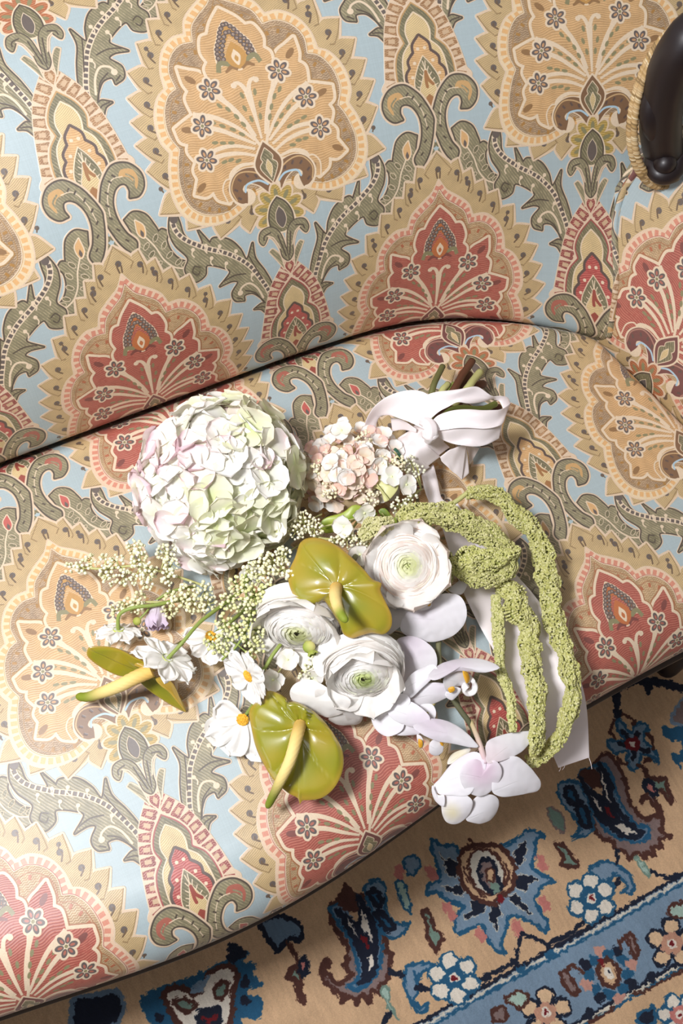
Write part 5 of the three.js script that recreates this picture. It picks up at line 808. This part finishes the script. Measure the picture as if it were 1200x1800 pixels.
orchidBloom('moth_orchid', 'white moth orchid seen from behind, hanging over the seat front', C6, [
  ['petal', [[342, 800], [370, 850], [400, 850], [400, 905], [385, 905], [355, 880], [340, 840]], 0.0, [-0.3, -0.2, 1], 0.15, LILAC, 0.3],
  ['lip_lobe', [[388, 920], [395, 868], [440, 845], [500, 845], [543, 875], [535, 930], [505, 975], [455, 1000], [410, 980]], -0.008, [-0.2, -0.4, 0.9], 0.3, lin('#e6dcae'), 0.75, [440, 930], 26],
  ['petal', [[510, 972], [540, 890], [575, 855], [640, 845], [672, 870], [670, 930], [640, 975], [590, 993], [540, 985]], -0.012, [0.2, -0.4, 0.9], 0.28, lin('#ece8ee'), 0.4],
  ['petal', [[345, 812], [380, 765], [430, 700], [490, 655], [560, 632], [606, 665], [610, 720], [560, 800], [520, 852], [440, 852], [380, 845]], 0.012, [-0.4, 0.1, 0.9], 0.16, LILAC, 0.5, [600, 690], 55],
  ['sepal', [[615, 690], [608, 640], [620, 580], [690, 548], [770, 535], [842, 535], [838, 575], [800, 625], [740, 660], [670, 685]], 0.024, [0.3, 0.5, 0.9], 0.14, lin('#e6d2d6'), 0.7, [620, 680], 60],
  ['petal', [[640, 832], [655, 745], [690, 680], [760, 655], [810, 690], [860, 745], [888, 790], [880, 828], [820, 845], [740, 855], [680, 855]], 0.012, [0.35, -0.1, 0.9], 0.16, lin('#e8dfe8'), 0.5, [650, 700], 50],
  ['sepal', [[478, 740], [505, 692], [555, 672], [612, 692], [655, 675], [688, 715], [682, 770], [640, 830], [590, 860], [540, 848], [495, 805]], 0.02, [0, -0.25, 1], 0.2, lin('#dcc0d2'), 0.9, [590, 720], 50],
  ['sepal', [[418, 695], [435, 648], [490, 622], [535, 618], [515, 650], [470, 680]], 0.004, [-0.2, 0.3, 0.9], 0.15, lin('#e6dcae'), 0.7, [470, 650], 40],
], [600, 690], 0.012, (t, M) => { const pts = [[535, 480, .02], [560, 540, .026], [585, 610, .03], [608, 690, .026]].map(([x, y, h]) => { const q = M([x, y]); return at(q[0], q[1], h); }); worldPart('pedicel', tube(pts, (s) => 0.0021 + 0.001 * s, { steps: 20, seg: 9, colorFn: (s) => mixc(lin('#c3b27c'), lin('#d9bcc4'), s) }), plainMat, t); });
{
  const M = C6, t = thing('orchid_stem', 'bent grey-green orchid stem between the white orchids', 'stem', at(790, 1200, 0.02), BUNCH);
  const pts = [[375, 60, .035], [372, 130, .036], [385, 220, .034], [430, 340, .028], [480, 420, .024], [530, 490, .02], [548, 530, .016], [545, 570, .012]].map(([x, y, h]) => { const q = M([x, y]); return at(q[0], q[1], h); });
  worldPart('stem', tube([at(775, 1060, 0.03), ...pts], 0.0028, { steps: 60, seg: 10, colorFn: (s) => mixc(lin('#7c7a58'), lin('#4f5138'), s) }), plainMat, t);
  const q1 = M([340, 400]), q2 = M([310, 445]), q0 = M([385, 330]); worldPart('pedicel', tube([at(q0[0], q0[1], 0.032), at(q1[0], q1[1], 0.034), at(q2[0], q2[1], 0.034)], 0.0022, { steps: 10, seg: 8, colorFn: () => lin('#b9ad72') }), plainMat, t);
}
// ------------------------------------------------------------------ cosmos
function cosmos(label, px, py, h, dir, { R = 0.030, n = 8, roll = 0, back = false, droop = 0, only = null, seed = 1, stem = null, lens = null } = {}) {
  const c = at(px, py, h), t = thing('cosmos', label, 'cosmos', c, BUNCH), rnd = rngOf(seed), head = new THREE.Group(); head.name = 'bloom'; t.add(head); turnTo(head, dirOf(...dir), roll);
  for (let i = 0; i < n; i++) {
    if (only && !only.includes(i)) continue;
    const geo = petal({ len: R * (lens?.[i] ?? (0.95 + 0.12 * rnd())), wid: R * (0.62 + 0.1 * rnd()), cup: 0.1, curl: droop + (rnd() - .5) * 0.15, wave: 0.2, notch: 0.22, base: 0.25, peak: 0.7, flute: 0.045, seed: seed * 9 + i, nu: 14, nv: 10, col: (a, v) => mixc(lin('#f0efe2'), WHITE, smooth(0, 0.3, v)) });
    const o = part('petal', geo, petalMat, head); o.rotation.order = 'ZXY'; o.rotation.set(0.08 + (rnd() - .5) * 0.2, 0, i / n * Math.PI * 2); o.position.z = (i % 2) * 0.0006;
  }
  if (back) {
    const g = new THREE.SphereGeometry(0.0055, 14, 10, 0, 6.3, 0, 1.9); g.rotateX(-Math.PI / 2); part('calyx', paint(g, (x, y, z) => mixc(lin('#c6cf6a'), lin('#8fa03c'), clamp(0.5 - z * 120))), plainMat, head);
    for (let i = 0; i < 8; i++) { const o = part('sepal', petal({ len: 0.0085, wid: 0.0036, cup: 0.2, curl: 0.2, col: (a, v) => mixc(lin('#a9b84a'), lin('#6d8a30'), v), nu: 4, nv: 5 }), leafMat, head); o.rotation.order = 'ZXY'; o.rotation.set(-0.35, 0, i * 0.785); o.position.z = -0.0015; }
  } else {
    const d = []; for (let i = 0; i < 130; i++) { const q = Math.sqrt(i / 130) * 0.0058, a = i * 2.39996; d.push([V(Math.cos(a) * q, Math.sin(a) * q, 0.0035 - q * q * 60 + 0.0006 * rnd()), 0.8 + 0.5 * rnd()]); }
    part('disc', beads(d, 0.0006, 1, (q) => mixc(lin('#d99a16'), lin('#efc244'), q), rnd), plainMat, head, 'golden yellow disc');
  }
  const s = stem ? stem.map(([x, y, z]) => at(x, y, z)) : [c.clone().addScaledVector(dirOf(...dir), -0.004), c.clone().lerp(KNOT, 0.1).add(V(0, -0.012, 0)), c.clone().lerp(KNOT, 0.16).add(V(0, -0.014, 0))];
  worldPart('stem', tube([c.clone().addScaledVector(dirOf(...dir), back ? -0.004 : -0.003), ...(stem ? s : s.slice(1))], 0.0019, { steps: 24, seg: 8 }), stemMats.green, t);
  return t;
}
cosmos('small white cosmos seen from behind below the long bud spray', 208, 1108, 0.026, [0.05, 0.95, 0.3], { R: 0.0235, back: true, seed: 2, roll: 0.3, droop: -0.25, stem: [[210, 1080, .036], [235, 1068, .04], [270, 1064, .038], [330, 1050, .03]] });
cosmos('white cosmos seen from behind over the curled anthurium', 293, 1158, 0.062, [0.55, 0.75, 0.35], { R: 0.032, back: true, seed: 4, roll: 0.1, droop: -0.2, stem: [[320, 1130, .07], [350, 1095, .066], [385, 1068, .055], [450, 1020, .03]] });
cosmos('white cosmos tilted sideways beside the yellow-green bud spray', 438, 1187, 0.05, [-0.75, -0.4, 0.65], { R: 0.031, seed: 6, roll: 0.2, stem: [[462, 1178, .042], [480, 1150, .046], [495, 1130, .046], [530, 1080, .03]] });
cosmos('white cosmos with broad petals and a round yellow disc behind the olive anthurium', 427, 1264, 0.03, [-0.15, -0.1, 1], { R: 0.042, seed: 8, roll: 0.35, only: [1, 2, 3, 4], lens: [0, 0.75, 1.0, 0.95, 1.1] });
cosmos('white cosmos half hidden under the yellow-green buds', 372, 1118, 0.036, [-0.3, -0.2, 0.9], { R: 0.03, seed: 12, roll: 0.8, only: [1, 2, 3, 4, 5] });
{ // a half-closed lilac-white bloom under the bud spray, and a tiny bud
  const c = at(275, 1055, 0.026), t = thing('cosmos', 'lilac-white half-closed cosmos under the long bud spray', 'cosmos', c, BUNCH), rnd = rngOf(3), head = new THREE.Group(); head.name = 'bloom'; t.add(head); turnTo(head, dirOf(0.1, -0.9, 0.4));
  for (let i = 0; i < 6; i++) { const o = part('petal', petal({ len: 0.03, wid: 0.016, cup: 0.25, curl: 0.25, wave: 0.25, base: 0.3, seed: 90 + i, col: (a, v) => mixc(lin('#ece4e8'), lin('#d3bcd6'), v * 0.8) }), petalMat, head); o.rotation.order = 'ZXY'; o.rotation.set(0.95, 0, i * 1.05); }
  worldPart('stem', tube([c, at(300, 1040, 0.03), at(345, 1030, 0.03)], 0.0015, { steps: 8, seg: 6 }), stemMats.green, t);
  const b = at(241, 1092, 0.028), u = thing('cosmos_bud', 'tiny green cosmos bud on a thin stalk beside the small cosmos', 'bud', b, BUNCH), g = new THREE.SphereGeometry(0.0042, 12, 10); part('bud', paint(g, (x) => mixc(lin('#8c9a34'), lin('#c9c66a'), clamp(0.5 + x * 120))), plainMat, u);
  worldPart('stalk', tube([b, at(255, 1078, 0.032), at(268, 1060, 0.032)], 0.001, { steps: 8, seg: 6 }), stemMats.green, u);
}
// ------------------------------------------------------------------ sprays of tiny buds
function sprig(label, path, clusters, { r = 0.0016, tint = [lin('#e2e2b4'), lin('#f4f2da')], seed = 1, per = 26, stemMat = stemMats.pale } = {}) {
  const pts = path.map(([x, y, h]) => at(x, y, h)), t = thing('bud_spray', label, 'bud spray', pts[Math.floor(pts.length / 2)], BUNCH), rnd = rngOf(seed), curve = new THREE.CatmullRomCurve3(pts);
  worldPart('stem', tube(pts, 0.0013, { steps: 30, seg: 7 }), stemMat, t);
  for (const [px, py, h, R] of clusters) {
    const c = at(px, py, h), mp = metres(px, py, h), list = []; let best = pts[0], bd = 9; for (let i = 0; i <= 40; i++) { const q = curve.getPoint(i / 40), d = q.distanceTo(c); if (d < bd) { bd = d; best = q; } }
    const rad = R * mp, nB = Math.round(per * (R / 17) ** 2);
    for (let i = 0; i < nB; i++) { const z = 1 - (i + .5) / nB * 1.5, q = Math.sqrt(Math.max(0, 1 - z * z)), a = i * 2.39996 + rnd(); const n = V(0, 0, 0).addScaledVector(camX, q * Math.cos(a)).addScaledVector(camY, q * Math.sin(a)).addScaledVector(camZ, z); list.push([c.clone().addScaledVector(n, rad * (0.72 + 0.32 * rnd())), 0.8 + 0.45 * rnd()]); }
    const g = [worldBeads(list, r, tint, rnd)]; worldPart('bud_cluster', g[0], plainMat, t).userData.kind = 'stuff';
    const st = list.filter((_, i) => i % 3 === 0).map(([p]) => tube([c.clone().addScaledVector(camZ, -rad * 0.6), c.clone().lerp(p, 0.5), p], 0.0005, { steps: 3, seg: 4 })); st.push(tube([best, best.clone().lerp(c, 0.6), c], 0.0008, { steps: 4, seg: 5 })); worldPart('stalks', mergeGeometries(st), stemMat, t).userData.kind = 'stuff';
  }
  return t;
}
function worldBeads(list, r, tint, rnd) { return beads(list, r, 1, (q) => mixc(tint[0], tint[1], q), rnd); }
sprig('long bud spray reaching out past the hydrangea over the gold medallion', [[130, 996, .03], [180, 1000, .036], [240, 995, .04], [300, 1010, .04], [360, 1030, .035]], [[122, 998, .03, 10], [145, 996, .034, 14], [160, 985, .036, 12], [185, 984, .04, 12], [186, 1006, .04, 14], [205, 986, .044, 13], [216, 1014, .046, 16], [236, 960, .04, 14], [244, 985, .05, 17], [246, 965, .05, 12], [262, 1005, .05, 16], [258, 1025, .044, 12], [238, 1018, .044, 12], [292, 972, .045, 18], [300, 992, .048, 15], [296, 1015, .046, 15], [190, 1020, .034, 11]], { seed: 3 });
sprig('short bud spray next to the lilac-white half-closed bloom', [[205, 1072, .024], [240, 1060, .028], [300, 1058, .03], [370, 1050, .03]], [[205, 1072, .026, 13], [222, 1062, .032, 13], [240, 1066, .034, 14], [246, 1052, .034, 13], [298, 1072, .034, 15], [318, 1052, .04, 18], [342, 1062, .042, 17], [330, 1036, .044, 15], [366, 1062, .044, 17], [360, 1038, .046, 16], [300, 1050, .036, 13], [285, 1082, .028, 10]], { seed: 5, tint: [lin('#dcd9a6'), lin('#f2eed2')] });
sprig('leafy bud spray hanging between the hydrangea and the oval ranunculus', [[440, 980, .055], [430, 1030, .062], [440, 1080, .06], [420, 1130, .05], [390, 1160, .04]], [[415, 1030, .072, 17], [440, 1018, .076, 17], [448, 1045, .078, 18], [400, 1058, .066, 16], [428, 1064, .072, 16], [470, 1040, .076, 18], [492, 1052, .078, 16], [478, 1068, .074, 16], [505, 1040, .08, 14], [392, 1092, .06, 15], [440, 1090, .062, 17], [420, 1108, .058, 16], [396, 1120, .054, 15], [372, 1128, .05, 14], [436, 1120, .056, 16], [452, 1110, .058, 14], [380, 1140, .046, 11], [452, 1136, .05, 14], [440, 1152, .046, 11], [398, 1142, .05, 10]], { seed: 7, tint: [lin('#d3d58e'), lin('#ecebc2')], stemMat: stemMats.green });
sprig('ivory bud spray fanning over the edge of the mustard anthurium', [[520, 1000, .08], [480, 1005, .085], [450, 1010, .08], [430, 1000, .06]], [[480, 985, .098, 17], [500, 975, .1, 14], [496, 1000, .1, 16], [470, 1008, .095, 16], [512, 1012, .102, 11], [462, 990, .09, 15], [440, 1000, .085, 14], [495, 968, .098, 8]], { seed: 9, tint: [lin('#dfdcae'), lin('#f3efd4')] });
sprig('tight ivory bud cluster under the blush panicle', [[535, 930, .07], [560, 945, .075], [600, 945, .07], [640, 900, .05]], [[535, 918, .08, 20], [520, 935, .078, 15], [553, 928, .084, 17], [610, 948, .08, 17], [632, 945, .08, 15], [590, 955, .078, 14], [650, 960, .07, 12]], { seed: 11, r: 0.00135, per: 34, tint: [lin('#e6e2bc'), lin('#f5f0da')] });
sprig('white bud cluster under the pink ribbon tail by the amaranthus', [[700, 890, .06], [715, 880, .065], [740, 860, .05]], [[702, 890, .072, 17], [722, 882, .07, 14], [716, 905, .066, 12], [708, 820, .066, 15], [722, 812, .06, 12], [735, 828, .058, 11]], { seed: 13, r: 0.0014, tint: [lin('#dfe0c0'), lin('#f4f2e0')] });
sprig('white filler buds between the oval and the ruffled ranunculus', [[530, 1180, .03], [545, 1170, .036], [560, 1140, .03]], [[548, 1172, .042, 14], [535, 1188, .038, 12], [545, 1205, .034, 10], [556, 1150, .04, 10], [602, 1130, .045, 10], [635, 1128, .05, 11]], { seed: 15, r: 0.0013, tint: [lin('#d9dca8'), lin('#f0eed4')] });
// ------------------------------------------------------------------ hanging amaranthus
function amaranthus(label, path, { seed = 1, dens = 1, tint = [lin('#b4b368'), lin('#d6d3a0')], stemPath = null } = {}) {
  const P0 = path.map(([x, y, h]) => at(x, y, h + 0.012)), t = thing('amaranthus', label, 'amaranthus', P0[0].clone(), BUNCH), rnd = rngOf(seed), curve = new THREE.CatmullRomCurve3(P0, false, 'centripetal'), L = curve.getLength(), n = Math.ceil(L / 0.0013), fr = curve.computeFrenetFrames(n, false), list = [], R = path.map((p) => p[3]);
  const radius = (s) => { const f = s * (R.length - 1), i = Math.min(R.length - 2, Math.floor(f)); return lerp(R[i], R[i + 1], f - i); };
  for (let i = 0; i <= n; i++) {
    const s = i / n, p = curve.getPointAt(s), r0 = radius(s) * 0.0005, m = Math.max(5, Math.round(r0 * 2 * Math.PI / 0.0014 * dens));
    for (let k = 0; k < m; k++) { const a = rnd() * 6.283, lob = noise(s * L * 62, Math.cos(a) * 1.3 + seed * 5, Math.sin(a) * 1.3), fine = noise(s * L * 240, Math.cos(a) * 4, Math.sin(a) * 4 + seed), r = r0 * (0.84 + 0.6 * lob + 0.2 * fine); list.push([p.clone().addScaledVector(fr.normals[i], Math.cos(a) * r).addScaledVector(fr.binormals[i], Math.sin(a) * r * 0.9), 0.75 + 0.6 * rnd()]); }
  }
  const tas = worldPart('tassel', beads(list, 0.00115, 0, (q) => mixc(tint[0], tint[1], q * q), rnd), new THREE.MeshStandardMaterial({ vertexColors: true, roughness: 0.85 }), t); tas.userData.kind = 'stuff';
  worldPart('core', tube(P0, (s) => radius(s) * 0.00029, { steps: 60, seg: 8, colorFn: () => lin('#a5aa5c') }), plainMat, t);
  const sp = stemPath ? stemPath.map(([x, y, h]) => at(x, y, h)) : [P0[0], P0[0].clone().lerp(KNOT, 0.06), P0[0].clone().lerp(KNOT, 0.12)]; worldPart('stem', tube(sp, 0.0026, { steps: 20, seg: 9 }), stemMats.pale, t);
}
const ROT = (list) => list;
amaranthus('long green amaranthus rope on the outside, hanging past the ribbon end', [[822, 868, .04, 14], [850, 866, .04, 16], [880, 874, .036, 19], [905, 905, .03, 20], [930, 925, .026, 22], [948, 960, .022, 24], [962, 1020, .02, 24], [970, 1070, .02, 22], [988, 1130, .02, 21], [1002, 1190, .02, 20], [1006, 1225, .014, 19], [996, 1265, .004, 17], [980, 1300, -.008, 14], [955, 1325, -.022, 13], [930, 1340, -.034, 13]], { seed: 2, stemPath: [[860, 856, .046], [835, 858, .048], [800, 882, .044], [775, 896, .04], [765, 900, .038]] });
amaranthus('thick green amaranthus rope trailing down the middle of the ribbon', [[878, 1030, .03, 14], [905, 1045, .034, 24], [905, 1075, .032, 24], [926, 1095, .028, 23], [931, 1150, .026, 22], [940, 1200, .024, 21], [944, 1250, .022, 20], [942, 1290, .01, 17], [936, 1320, -.006, 14]], { seed: 4, stemPath: [[880, 1030, .03], [870, 1000, .03], [830, 960, .03]] });
amaranthus('thin green amaranthus strand on the inner edge of the ribbon', [[872, 1048, .028, 11], [874, 1090, .026, 13], [877, 1140, .024, 12], [881, 1180, .022, 11], [893, 1215, .022, 10], [899, 1250, .022, 9], [901, 1285, .02, 7]], { seed: 6, tint: [lin('#bcbc76'), lin('#d8d4a0')], stemPath: [[876, 1050, .028], [870, 1020, .028], [840, 980, .03]] });
amaranthus('bushy curled amaranthus head between the blush-edged ranunculus and the ribbon', [[700, 915, .075, 18], [735, 905, .078, 24], [775, 905, .074, 26], [820, 920, .068, 26], [862, 942, .06, 24], [892, 975, .05, 22], [885, 1010, .044, 22], [850, 1015, .046, 20], [812, 1000, .05, 22], [795, 985, .05, 16], [782, 1030, .044, 9]], { seed: 8, tint: [lin('#b0b06a'), lin('#d4cf9c')], stemPath: [[744, 905, .09], [720, 918, .092], [690, 932, .085], [665, 945, .07]] });
amaranthus('inner fold of amaranthus curling back beside the round ranunculus', [[905, 965, .05, 15], [870, 985, .058, 22], [845, 980, .06, 24], [815, 985, .058, 22], [800, 1010, .05, 16]], { seed: 10, tint: [lin('#b6b76a'), lin('#d6d39c')] });
amaranthus('short fuzzy amaranthus tuft between white florets and the blush-edged ranunculus', [[635, 945, .078, 12], [652, 930, .084, 20], [675, 922, .084, 20], [688, 918, .08, 12]], { seed: 12, tint: [lin('#bdba80'), lin('#d9d4a8')] });
// ------------------------------------------------------------------ the ribbon and the cut stems
const satin = new THREE.MeshPhysicalMaterial({ color: new THREE.Color(0xf7eeee), roughness: 0.42, ior: 1.9, sheen: 0.8, sheenRoughness: 0.3, sheenColor: new THREE.Color(1, 0.95, 0.94), anisotropy: 0.7, anisotropyRotation: Math.PI / 2, side: THREE.DoubleSide });
function strip(A, B, { n = 60, m = 10, sag = 0, ripple = 0, freq = 3, seed = 1, thick = 0.0005 } = {}) { // a band between two edges, each a list of [px, py, height]
  const ca = new THREE.CatmullRomCurve3(A.map(([x, y, h]) => at(x, y, h)), false, 'centripetal'), cb = new THREE.CatmullRomCurve3(B.map(([x, y, h]) => at(x, y, h)), false, 'centripetal');
  return sheet(m, n, (u, v) => { const p = ca.getPoint(v).lerp(cb.getPoint(v), u); p.y += sag * Math.sin(u * Math.PI) + ripple * Math.sin(u * freq * Math.PI + 2.5 * noise(v * 3, seed, 1) + v * 2) * Math.sin(Math.PI * clamp(v * 1.02)); return [p.x, p.y, p.z, u, v]; }, { thick });
}
const E2 = (list) => list.map(([x, y, h]) => [...C2([x, y]), h]), E7 = (list) => list.map(([x, y, h]) => [...C7([x, y]), h]);
{
  const c = at(760, 760, 0.06), rib = thing('ribbon', 'pale pink satin ribbon tied in a bow around the bouquet stems', 'ribbon', c);
  // wrap round the stems
  const P2 = (list) => list.map(([x, y, h]) => { const q = C2([x, y]); return at(q[0], q[1], h); });
  worldPart('wrap', tube(P2([[572, 566, .03], [620, 520, .034], [670, 470, .038], [720, 425, .04]]), (s) => 0.0235 - 0.006 * s, { steps: 40, seg: 40, flat: 0.85, bump: (s, a) => 1 + 0.03 * Math.sin(s * 22 + a) }), satin, rib, 'satin wound around the stems');
  for (const [a, b, h] of [[[520, 500], [655, 640], .052], [[575, 455], [705, 590], .057], [[630, 412], [750, 545], .06]]) worldPart('wrap_fold', strip(E2([[a[0] - 34, a[1] + 12, h - .018], [(a[0] + b[0]) / 2 - 36, (a[1] + b[1]) / 2 + 26, h], [b[0] - 30, b[1] + 16, h - .02]]), E2([[a[0] + 46, a[1] - 36, h - .014], [(a[0] + b[0]) / 2 + 34, (a[1] + b[1]) / 2 - 30, h + .005], [b[0] + 40, b[1] - 38, h - .016]]), { n: 24, m: 10, sag: 0.0012, ripple: 0.0008, freq: 2 }), satin, rib);
  worldPart('loop', strip(E2([[700, 350, .078], [690, 262, .088], [630, 236, .09], [560, 242, .088], [480, 272, .08], [420, 325, .068], [386, 390, .054], [373, 460, .042], [374, 530, .032]]), E2([[668, 420, .074], [640, 408, .074], [600, 390, .072], [545, 370, .068], [495, 355, .06], [456, 364, .052], [438, 402, .044], [444, 470, .034], [460, 540, .026]]), { ripple: 0.0012, freq: 2.2, seed: 2, n: 80, m: 16 }), satin, rib, 'bow loop curving down to the florets');
  worldPart('loop', strip(E2([[508, 366, .036], [560, 376, .046], [630, 420, .06]]), E2([[516, 432, .028], [560, 424, .038], [630, 436, .058]]), { n: 20, m: 6 }), satin, rib);
  worldPart('loop', strip(E2([[628, 330, .086], [640, 285, .092], [700, 252, .098], [780, 236, .102], [860, 226, .102], [925, 222, .098], [985, 258, .09], [1008, 270, .084]]), E2([[680, 392, .084], [705, 368, .086], [740, 340, .09], [778, 318, .094], [820, 296, .096], [880, 300, .092], [950, 290, .086], [1004, 276, .08]]), { ripple: 0.0018, freq: 2.2, seed: 4, n: 70, m: 14 }), satin, rib, 'upper bow loop over the cut stems');
  worldPart('loop', strip(E2([[1000, 266, .084], [1040, 262, .08], [1070, 270, .074], [1084, 296, .07]]), E2([[1004, 278, .08], [1030, 290, .076], [1046, 320, .076], [1052, 352, .08]]), { n: 24, m: 8 }), satin, rib);
  worldPart('loop', strip(E2([[700, 388, .084], [735, 356, .09], [800, 334, .094], [880, 328, .096], [960, 332, .094], [1030, 330, .088], [1068, 310, .08], [1085, 294, .072]]), E2([[712, 428, .084], [760, 424, .088], [820, 414, .092], [890, 412, .092], [960, 416, .09], [1015, 410, .086], [1044, 396, .082], [1062, 350, .076]]), { ripple: 0.0018, freq: 1.6, seed: 5, n: 60, m: 14 }), satin, rib, 'front band of the right bow loop');
  worldPart('loop', strip(E2([[708, 420, .08], [770, 420, .086], [850, 412, .087], [940, 414, .086], [1000, 412, .083], [1042, 398, .078]]), E2([[716, 448, .074], [770, 476, .074], [840, 500, .072], [910, 508, .07], [975, 494, .068], [1028, 466, .066]]), { ripple: 0.002, freq: 1.8, seed: 6, n: 50, m: 14 }), satin, rib, 'lower band of the right bow loop');
  worldPart('tail', strip(E2([[745, 555, .048], [790, 522, .054], [835, 505, .054], [872, 492, .05]]), E2([[752, 575, .044], [790, 612, .036], [822, 640, .028], [850, 664, .022]]), { n: 24, m: 14, ripple: 0.001, freq: 2 }), satin, rib, 'short pointed ribbon tail');
  worldPart('tail', strip(E2([[868, 492, .05], [878, 560, .034], [884, 632, .022]]), E2([[852, 500, .05], [852, 580, .034], [850, 664, .02]]), { n: 16, m: 6 }), satin, rib);
  worldPart('tail', strip(E2([[870, 500, .034], [900, 505, .032], [934, 512, .028]]), E2([[878, 530, .024], [882, 562, .018], [888, 592, .012]]), { n: 12, m: 6 }), satin, rib);
  worldPart('tail', strip(E2([[655, 640, .03], [665, 690, .028], [690, 770, .024], [720, 830, .02]]), E2([[712, 590, .03], [728, 650, .026], [755, 755, .022], [800, 780, .02]]), { n: 24, m: 8, ripple: 0.001 }), satin, rib, 'ribbon tail running down under the amaranthus');
  // the knot
  worldPart('knot', tube(P2([[660, 384, .08], [688, 396, .088], [702, 422, .09], [702, 450, .086], [690, 476, .074]]), (s) => 0.0046 + 0.0018 * Math.sin(s * 3.1), { steps: 40, seg: 20, bump: (s, a) => 1 + 0.1 * Math.sin(a * 5 + s * 3) }), satin, rib);
  worldPart('knot', tube(P2([[672, 440, .08], [700, 452, .086], [726, 440, .086]]), (s) => 0.0046 + 0.0012 * Math.sin(s * 3.1), { steps: 30, seg: 18, bump: (s, a) => 1 + 0.1 * Math.sin(a * 4) }), satin, rib);
  // the long tail under the amaranthus, over the seat front
  worldPart('tail', strip([[770, 905, .02], [790, 970, .016], [811, 1035, .012], [840, 1098, .01], [873, 1158, .008], [905, 1218, .006], [938, 1272, -.004], [962, 1310, -.03], [981, 1349, -.06]], [[800, 880, .02], [850, 950, .016], [902, 1008, .012], [940, 1052, .012], [968, 1092, .012], [995, 1142, .012], [1019, 1198, .004], [1030, 1246, -.02], [1035, 1331, -.06]], { n: 100, m: 20, ripple: 0.0035, freq: 2.4, seed: 3 }), satin, rib, 'long white-pink tail hanging over the seat front');
  const threads = []; for (const [x, y, x2, y2] of [[1034, 1330, 1040, 1352], [985, 1348, 982, 1356], [992, 1346, 988, 1353]]) threads.push(tube([at(x, y, -.06), at((x + x2) / 2 + 1, (y + y2) / 2, -.062), at(x2, y2, -.066)], 0.0003, { steps: 6, seg: 4 })); worldPart('loose_threads', mergeGeometries(threads), satin, rib);
}
{
  const stems = [['thick brown woody stem end above the bow', [[815, 225, .05], [850, 165, .046], [900, 92, .042]], 0.0042, 'brown'], ['pale green cut stem end beside the brown one', [[880, 220, .046], [905, 185, .042], [938, 145, .036]], 0.0042, 'pale'], ['thin olive stem end standing apart from the others', [[712, 218, .05], [732, 170, .044], [757, 120, .036]], 0.0034, 'olive'], ['short dark brown stem between the brown and pale stems', [[835, 225, .036], [860, 195, .032], [885, 158, .026]], 0.0046, 'brown'], ['brown stem end lying low beside the bow', [[900, 225, .024], [930, 212, .02], [952, 205, .014]], 0.0048, 'brown'], ['yellow-green stem stub at the top of the bow', [[760, 228, .05], [775, 215, .048], [782, 205, .046]], 0.0036, 'pale'], ['green stem seen inside the right bow loop', [[800, 330, .05], [950, 325, .04], [1010, 300, .034]], 0.0036, 'green'], ['dark stem seen inside the right bow loop', [[780, 330, .044], [900, 330, .034], [1030, 318, .026]], 0.0042, 'brown'], ['green stem stub beside the yellow-green one', [[785, 232, .044], [800, 218, .042], [812, 205, .04]], 0.0034, 'green']];
  for (const [label, pts, r, k] of stems) {
    const p = pts.map(([x, y, h]) => { const q = C2([x, y]); return at(q[0], q[1], h); }), t = thing('cut_stem', label, 'stem', p[1], 'cut stems of the bouquet');
    worldPart('stem', tube([KNOT.clone().lerp(p[0], 0.3), ...p], r, { steps: 24, seg: 12, bump: (s, a) => 1 + 0.06 * noise(s * 14, a, r * 900) }), stemMats[k], t);
    const d = p[2].clone().sub(p[1]).normalize(), g = new THREE.CylinderGeometry(r * 0.93, r * 0.93, 0.0006, 12); g.rotateX(Math.PI / 2); const m = new THREE.Mesh(g); m.quaternion.setFromUnitVectors(V(0, 0, 1), d); m.position.copy(p[2]).addScaledVector(d, 0.0003); m.updateMatrix(); g.applyMatrix4(m.matrix); worldPart('cut_end', g, k === 'brown' ? stemMats.pale : new THREE.MeshStandardMaterial({ color: 0xd8d6a8, roughness: 0.7 }), t);
  }
}
renderer.render(scene, camera);
